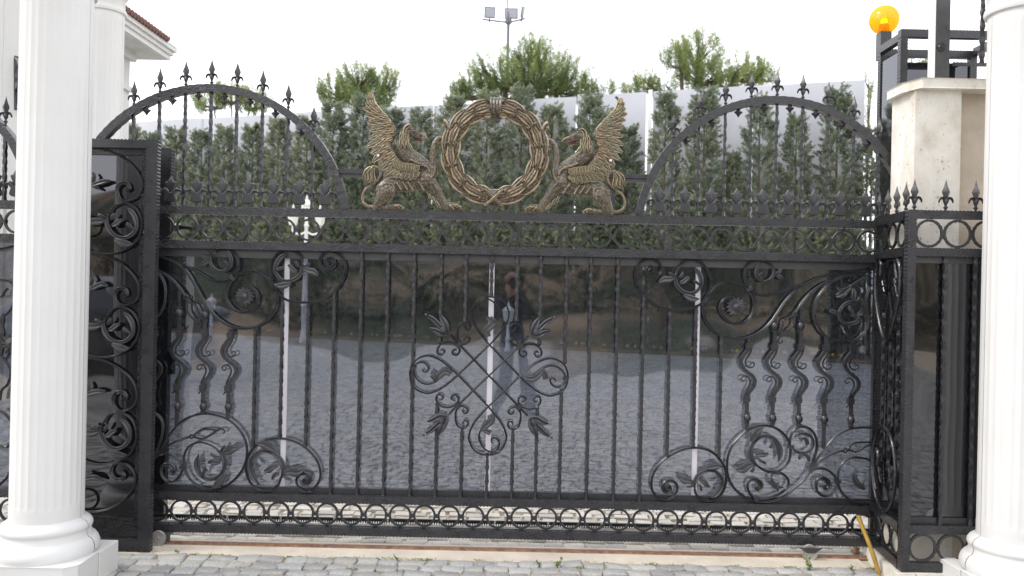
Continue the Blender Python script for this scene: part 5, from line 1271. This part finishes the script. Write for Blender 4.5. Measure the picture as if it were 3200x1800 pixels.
for dx in (-.36, 0, .36):
    if dx: MB().tube(spline([(0, 0, 3.0), (dx * .5, 0, 2.92), (dx, 0, 3.0), (dx, 0, 3.13)], .05), .03, ROUND6).build('arm', WMETAL, lp)
    m = MB(); lantern_head(m, dx, 3.12 + (.25 if dx == 0 else 0), .3, .52); m.build('lantern_head', simple('opal_lantern', (.8, .79, .72), .4) if 'opal_lantern' not in MATS else MATS['opal_lantern'], lp)
for (sx, sy, lab_) in ((659, 1050, 'short white bollard lantern seen through the left part of the smoked gate'), (1586, 1099, 'short white bollard lantern seen through the gate right of the middle joint')):
    X, d = gxy(sx, sy); t = thing('bollard_lantern', lab_, 'lantern', (X, d, 0), 'short white lanterns in the yard')
    MB().lathe([(.09, 0), (.09, .06), (.06, .1), (.055, .3), (.07, .33), (.045, .38), (.04, .72)], n=10).build('pole', WMETAL, t)
    m = MB(); lantern_head(m, 0, .72, .30, .46); m.build('lantern_head', MATS['opal_lantern'], t)
fm = thing('floodlight_mast', 'grey floodlight mast with three lamps on a crossbar, standing behind the largest pine', 'light mast', (pl(1588, 100, 33)[0], 33, 0))
def fz(y): return pl(1588, y, 33)[1]
k = 33 / F
MB().tube([(0, 0, 0), (0, 0, fz(66))], .06, ROUND12, b=(0, -1, 0)).tube([(0, 0, fz(66)), (-.10, 0, fz(-60))], .032, ROUND8, b=(0, -1, 0)).lathe([(.06, fz(78)), (.13, fz(72)), (.13, fz(62)), (.05, fz(58))], n=12).build('pole', GREYM, fm)
MB().tube([(-82 * k, 0, fz(62)), (-45 * k, 0, fz(66)), (0, 0, fz(70)), (30 * k, 0, fz(63)), (52 * k, 0, fz(56))], .035, ROUND8).build('crossbar', GREYM, fm)
for dx, y, w, h, rz_ in ((-58, 40, 34, 34, .35), (8, 42, 42, 32, -.1), (46, 36, 8, 32, 1.2)):
    m = MB().box(-w * k / 2, w * k / 2, 0, .1, -h * k / 2, h * k / 2); f = m.build('floodlight', GREYM, fm, smooth=False, loc=(dx * k, 0, fz(y))); f.rotation_euler = (.25, 0, rz_ * .5)
    MB().box(-w * k * .44, w * k * .44, -.012, -.001, -h * k * .42, h * k * .42).build('lamp_face', LAMPFACE, f, smooth=False)
    MB().box(-.02, .02, .0, .08, -h * k * .5 - .18, -h * k * .5).build('lamp_foot', GREYM, f, smooth=False)
FABRIC = simple('white_tent_fabric', (.78, .78, .80), .8, nscale=.5, var=.03)
tn = thing('marquee_roof', 'white marquee tent roof sloping up behind the stone pier on the right', 'tent', (0, 0, 0))
def tp_(x, y, d): X, z = pl(x, y, d); return (X, d, z)
m = MB(); a = tp_(2810, 112, 24); b = tp_(3300, 20, 22); c = tp_(3300, 205, 16); d_ = tp_(2900, 212, 19)
m.add([a, b, c, d_], [(0, 1, 2, 3)]); m.build('roof_slope', FABRIC, tn, smooth=False)
m = MB().add([tp_(2760, 255, 24.2), a, d_, tp_(2830, 300, 19.2)], [(0, 1, 2, 3)]); 
MB().prism([(d_[0], 19.05), (c[0], 16.05), (c[0], 16.0), (d_[0], 19.0)], 3.4, d_[2] - .02, 'z').build('roof_valance', FABRIC, tn, smooth=False)
MB().tube([(d_[0], 19.0, 0), (d_[0], 19.0, d_[2])], .05, ROUND8, b=(0, -1, 0)).tube([(c[0], 16.0, 0), (c[0], 16.0, c[2])], .05, ROUND8, b=(0, -1, 0)).build('tent_pole', WMETAL, tn)
# flowers in the bed
P_, D_, S_ = [], [], []
for i in range(500):
    x = random.uniform(-9, 8); P_.append((x, wally(x) - random.uniform(1.55, 1.85), .08)); D_.append((random.gauss(0, .5), random.gauss(0, .5), 1)); S_.append(random.uniform(.05, .12))
tag(put('bed_seedlings', leaves_mesh('bed_seedlings', P_, D_, S_, WEED, .5)), kind='stuff')
YEL, PUR = simple('yellow_petal', (.8, .5, .05)), simple('lilac_petal', (.5, .35, .6))
for nm, mt, cl in (('yellow_flowers', YEL, 0), ('lilac_flowers', PUR, 1)):
    m = MB()
    for i in range(40): x = random.uniform(-8, 8); m.ball((x, wally(x) - random.uniform(1.6, 1.85), .17), .045, 6)
    tag(m.build(nm, mt, None), kind='stuff')['label'] = ('small yellow' if cl == 0 else 'small lilac') + ' flowers along the edge of the bed before the hedge'

# ================================================================== THE STREET BEHIND THE CAMERA (mirrored in the smoked panels)
m = MB(); nx, ny = 90, 40; V = []
for j in range(ny + 1):
    for i in range(nx + 1):
        x = -45 + i; y = -10.0 - j * 1.0; t = j / ny; z = .02 + .22 * noise.noise((x * .13, y * .13, 1)) * min(1, j / 6) + j * .095 + max(0, j - 9) * .16 + .6 * max(0, noise.noise((x * .05, y * .08, 5)))* min(1, j / 6)
        V.append((x, y, z - (.02 if j == 0 else 0)))
m.add(V, [(j * (nx + 1) + i, j * (nx + 1) + i + 1, (j + 1) * (nx + 1) + i + 1, (j + 1) * (nx + 1) + i) for j in range(ny) for i in range(nx)])
m2_, nt, b = newmat('dry_hillside'); n = tex_noise(nt, .16, 4, .5); r_ = ramp(nt, n.outputs['Fac'], [(.42, (.035, .045, .022)), (.5, (.14, .105, .07)), (.6, (.25, .18, .12))]); nt.links.new(r_.outputs[0], b.inputs['Base Color']); b.inputs['Roughness'].default_value = 1
tag(m.build('hillside', m2_, None), kind='structure')
def bush(x, y, w, h, seed, label):
    r = np.random.default_rng(seed); t = thing('shrub', label, 'shrub', (x, y - 2.2, .45), 'shrubs across the street'); n = 4200
    v = r.normal(size=(n, 3)); v /= np.linalg.norm(v, axis=1)[:, None]; q = r.uniform(.5, 1, (n, 1)) ** .5 * (1 + .25 * np.sin(v[:, :1] * 7 + seed) * np.cos(v[:, 2:] * 6))
    p = v * q * np.array((w, w * .6, h)) + np.array((0, 0, h * .85)); put('crown', leaves_mesh('crown', p, v + r.normal(0, .7, (n, 3)), r.uniform(.08, .17, n), SHRUB, .4), t)
    MB().tube([(0, 0, -.1), (0, 0, h)], .06, ROUND6, b=(0, -1, 0)).build('trunk', BARK, t)
ordn = names
BX = [(-15, -14, 3.2, 1.9), (-11, -15, 2.4, 1.5), (-7.5, -13, 1.9, 1.15), (-4.3, -12.5, 2.2, 1.2), (-1.6, -13.5, 1.8, 1.0), (1.2, -14, 1.7, .9), (4.2, -12.8, 2.4, 1.15), (7.4, -14, 2.2, 1.35), (10.6, -13, 2.5, 1.6), (14.5, -15, 3.2, 2.0)]
for i, (x, y, w, h) in enumerate(BX): bush(x, y, w, h, 40 + i, '%s dark shrub from the left across the street, mirrored in the gate' % ordn[i])
tag(MB().box(-2.5, 30, -24.4, -24.0, 0, 6.2).build('beige_wall', simple('beige_render', (.40, .32, .23), .9, nscale=1, var=.1), None, smooth=False), 'long beige rendered wall across the street, mirrored at the top of the gate panels', 'wall')
bt_ = thing('bare_tree', 'leafless tree across the street, mirrored right of the middle of the gate', 'tree', (4.1, -11.6, 0)); m = MB()
def branch(p, d, L, r, dep):
    q = p + d * L; mid = (p + q) / 2 + Vector((random.gauss(0, .05), random.gauss(0, .05), 0)) * L; m.tube([tuple(p), tuple(mid), tuple(q)], [r, r * .85, r * .65], ROUND6, b=(0, -1, .01))
    if dep:
        for _ in range(3): dd = (d + Vector((random.gauss(0, .5), random.gauss(0, .3), random.gauss(.1, .35)))).normalized(); branch(q, dd, L * random.uniform(.6, .85), r * .6, dep - 1)
branch(Vector((0, 0, -.1)), Vector((.05, 0, 1)).normalized(), 2.0, .2, 5); m.build('trunk', BARK, bt_)

# parked car, mirrored in the left panel
CARP, ntc, bc = newmat('dark_car_paint'); bc.inputs['Base Color'].default_value = (.06, .07, .09, 1); bc.inputs['Metallic'].default_value = .6; bc.inputs['Roughness'].default_value = .28; bc.inputs['Coat Weight'].default_value = .6
CGL, ntc, bc = newmat('car_glass'); bc.inputs['Base Color'].default_value = (.02, .025, .03, 1); bc.inputs['Roughness'].default_value = .05
car = thing('parked_car', 'dark grey hatchback parked on the street, mirrored in the black side panel', 'car', (-7.6, -5.4, 0), rz=R(25))
prof = [(-2.1, .35), (-2.12, .62), (-2.0, .82), (-1.25, .95), (-.55, 1.42), (.3, 1.50), (1.25, 1.42), (1.85, 1.05), (2.05, .85), (2.08, .35)]
secs = [(-.86, .80, .97), (-.80, .97, 1.0), (-.4, 1.0, 1.03), (.4, 1.0, 1.03), (.80, .97, 1.0), (.86, .80, .97)]
V = []; k = len(prof)
for (y, zs, xs) in secs:
    for (x, z) in prof: tum = max(0, z - .9) * .35; V.append((x * xs, y * (1 - tum * .6), .35 + (z - .35) * (zs if z > .9 else 1)))
Fs = [(i * k + j, i * k + (j + 1) % k, (i + 1) * k + (j + 1) % k, (i + 1) * k + j) for i in range(5) for j in range(k)] + [tuple(range(k))[::-1], tuple(5 * k + j for j in range(k))]
bo = MB().add(V, Fs).build('body', CARP, car, angle=1.0); sbm = bo.modifiers.new('s', 'SUBSURF'); sbm.levels = 2; sbm.render_levels = 2
MB().add([(-1.18, -.60, .99), (-1.18, .60, .99), (-.60, .50, 1.40), (-.60, -.50, 1.40)], [(0, 1, 2, 3)]).xf(Matrix.Translation((-.035, 0, .02))).build('windscreen', CGL, car, smooth=False)
for s in (1, -1): MB().add([(-.95, s * .80, 1.0), (1.5, s * .80, 1.0), (1.15, s * .70, 1.36), (-.5, s * .70, 1.36)], [(0, 1, 2, 3)]).build('side_window', CGL, car, smooth=False)
for x in (-1.3, 1.25):
    for s in (1, -1):
        w = MB().lathe([(.20, -.10), (.30, -.10), (.32, -.06), (.32, .06), (.30, .10), (.20, .10)], (x, s * .80, .32), 24, 'y').build('wheel', BLACKP, car)
        MB().lathe([(0, -.085), (.19, -.09), (.2, .09), (0, .085)], (x, s * .80, .32), 20, 'y').build('rim', STEEL, w)
for s in (1, -1): MB().ball((-2.02, s * .62, .70), .14, 12, .5, 1, .7).build('headlight', LAMPFACE, car)

# photographer -------------------------------------------------------
per = thing('person', 'person in dark jacket and blue-grey trousers photographing, mirrored in the gate', 'person', (0, 0, 0))
def skin(name, nodes, edges, mats, parent, lvl=2):
    me = bpy.data.meshes.new(name); me.from_pydata([n[0] for n in nodes], edges, []); o = put(name, me)
    o.modifiers.new('skin', 'SKIN')
    sk = me.skin_vertices[0].data if me.skin_vertices else None
    if sk is None: bpy.context.view_layer.objects.active = o; return o
    for i, n in enumerate(nodes): sk[i].radius = (n[1], n[2] if len(n) > 2 else n[1])
    sk[0].use_root = True; ss = o.modifiers.new('ss', 'SUBSURF'); ss.levels = lvl; ss.render_levels = lvl
    dg = bpy.context.evaluated_depsgraph_get(); m2 = bpy.data.meshes.new_from_object(o.evaluated_get(dg)); bpy.data.objects.remove(o)
    m2.name = name
    for mt in mats: m2.materials.append(mt)
    m2.shade_smooth(); return put(name, m2, parent)
JACK = simple('dark_jacket', (.016, .017, .022), .8, nscale=20, var=.2); JEAN = simple('blue_grey_trousers', (.06, .075, .11), .85, nscale=30, var=.2)
SKIN = simple('skin', (.42, .24, .17), .55); HAIR = simple('dark_hair', (.02, .016, .013), .8, nscale=60, var=.4, bstr=.6, bscale=120); SHOE = BLACKP
by = -.34
nodes = [((0, by, .95), .165, .125), ((0, by, 1.12), .155, .115), ((0, by, 1.32), .18, .125), ((0, by + .01, 1.43), .13, .09), ((0, by + .03, 1.50), .062, .065), ((0, by + .045, 1.56), .06, .062),
         ((.19, by, 1.40), .075), ((.32, by + .06, 1.20), .055), ((.20, by + .20, 1.42), .043), ((.105, by + .245, 1.545), .032),
         ((-.19, by, 1.40), .075), ((-.30, by + .08, 1.20), .055), ((-.16, by + .20, 1.40), .043), ((-.07, by + .27, 1.525), .032),
         ((.105, by, .86), .105), ((.12, by + .03, .50), .072), ((.14, by, .11), .048), ((.15, by + .12, .045), .045, .035), ((.155, by + .2, .035), .035, .025),
         ((-.105, by, .86), .105), ((-.12, by + .01, .50), .072), ((-.15, by - .02, .11), .048), ((-.17, by + .10, .045), .045, .035), ((-.175, by + .18, .035), .035, .025)]
edges = [(0, 1), (1, 2), (2, 3), (3, 4), (4, 5), (2, 6), (6, 7), (7, 8), (8, 9), (2, 10), (10, 11), (11, 12), (12, 13), (0, 14), (14, 15), (15, 16), (16, 17), (17, 18), (0, 19), (19, 20), (20, 21), (21, 22), (22, 23)]
bd = skin('body', nodes, edges, [JACK, JEAN, SHOE, SKIN], per)
for p in bd.data.polygons:
    z = p.center[2]; p.material_index = 2 if z < .075 else (1 if z < .93 else (3 if (z > 1.475 and abs(p.center[0]) < .07 and p.center[1] < by + .15) else 0))
m = MB().ball((0, by + .075, 1.655), .098, 24, .82, 1.0, 1.22).ball((0, by + .12, 1.585), .058, 16, .9, .9, .8); m.ball((0, by + .178, 1.645), .017, 10, .8, 1.2, 1.6)
for s in (1, -1): m.ball((s * .082, by + .07, 1.645), .022, 10, .4, .8, 1.3); m.ball((s * .032, by + .163, 1.668), .012, 8)
m.ball((0, by + .168, 1.595), .022, 10, 1.1, .4, .35)
m.build('head', SKIN, per); MB().ball((0, by + .055, 1.695), .104, 20, .86, 1.02, 1.0).ball((0, by + .02, 1.66), .095, 16, .88, .9, 1.0).build('hair', HAIR, per)
def hand(cx, cy, cz, sx_, fdir):
    m = MB(); m.ball((cx, cy, cz), .040, 14, .6, 1.05, 1.0)
    for i, L in enumerate((.072, .078, .074, .060)):
        z = cz + .028 - i * .019; p = [(cx + sx_ * .005, cy + .02, z), (cx, cy + .02 + L * .45, z + .002), (cx - sx_ * .022, cy + .02 + L * .72, z), (cx - sx_ * .045, cy + L * .66, z - .002)]
        m.tube(p, [.0095, .009, .0085, .007], ROUND8, b=(0, 0, 1))
    p = [(cx, cy - .01, cz - .015), (cx - sx_ * .03, cy - .005, cz - .03), (cx - sx_ * .055, cy + .012, cz - .028)]; m.tube(p, [.012, .011, .008], ROUND8, b=(0, 0, 1)); return m.build('hand', SKIN, per)
hand(.082, -.105, EYE - .02, 1, 1); hand(-.060, -.075, EYE - .055, -1, 1)
dc = thing('camera', 'black camera held to the face of the person mirrored in the gate', 'camera', (0, 0, EYE))
b1 = MB().box(-.07, .07, -.135, -.075, -.05, .035).box(-.03, .03, -.13, -.07, .035, .058).build('camera_body', BLACKP, dc, smooth=False); bb = b1.modifiers.new('b', 'BEVEL'); bb.width = .008; bb.segments = 3
MB().lathe([(.033, -.078), (.036, -.07), (.036, -.03), (.038, -.028), (.038, -.012), (.030, -.012), (.028, -.02), (0, -.022)], (0, 0, 0), 28, 'y').build('lens', BLACKP, dc)
print('objects', len(bpy.data.objects))
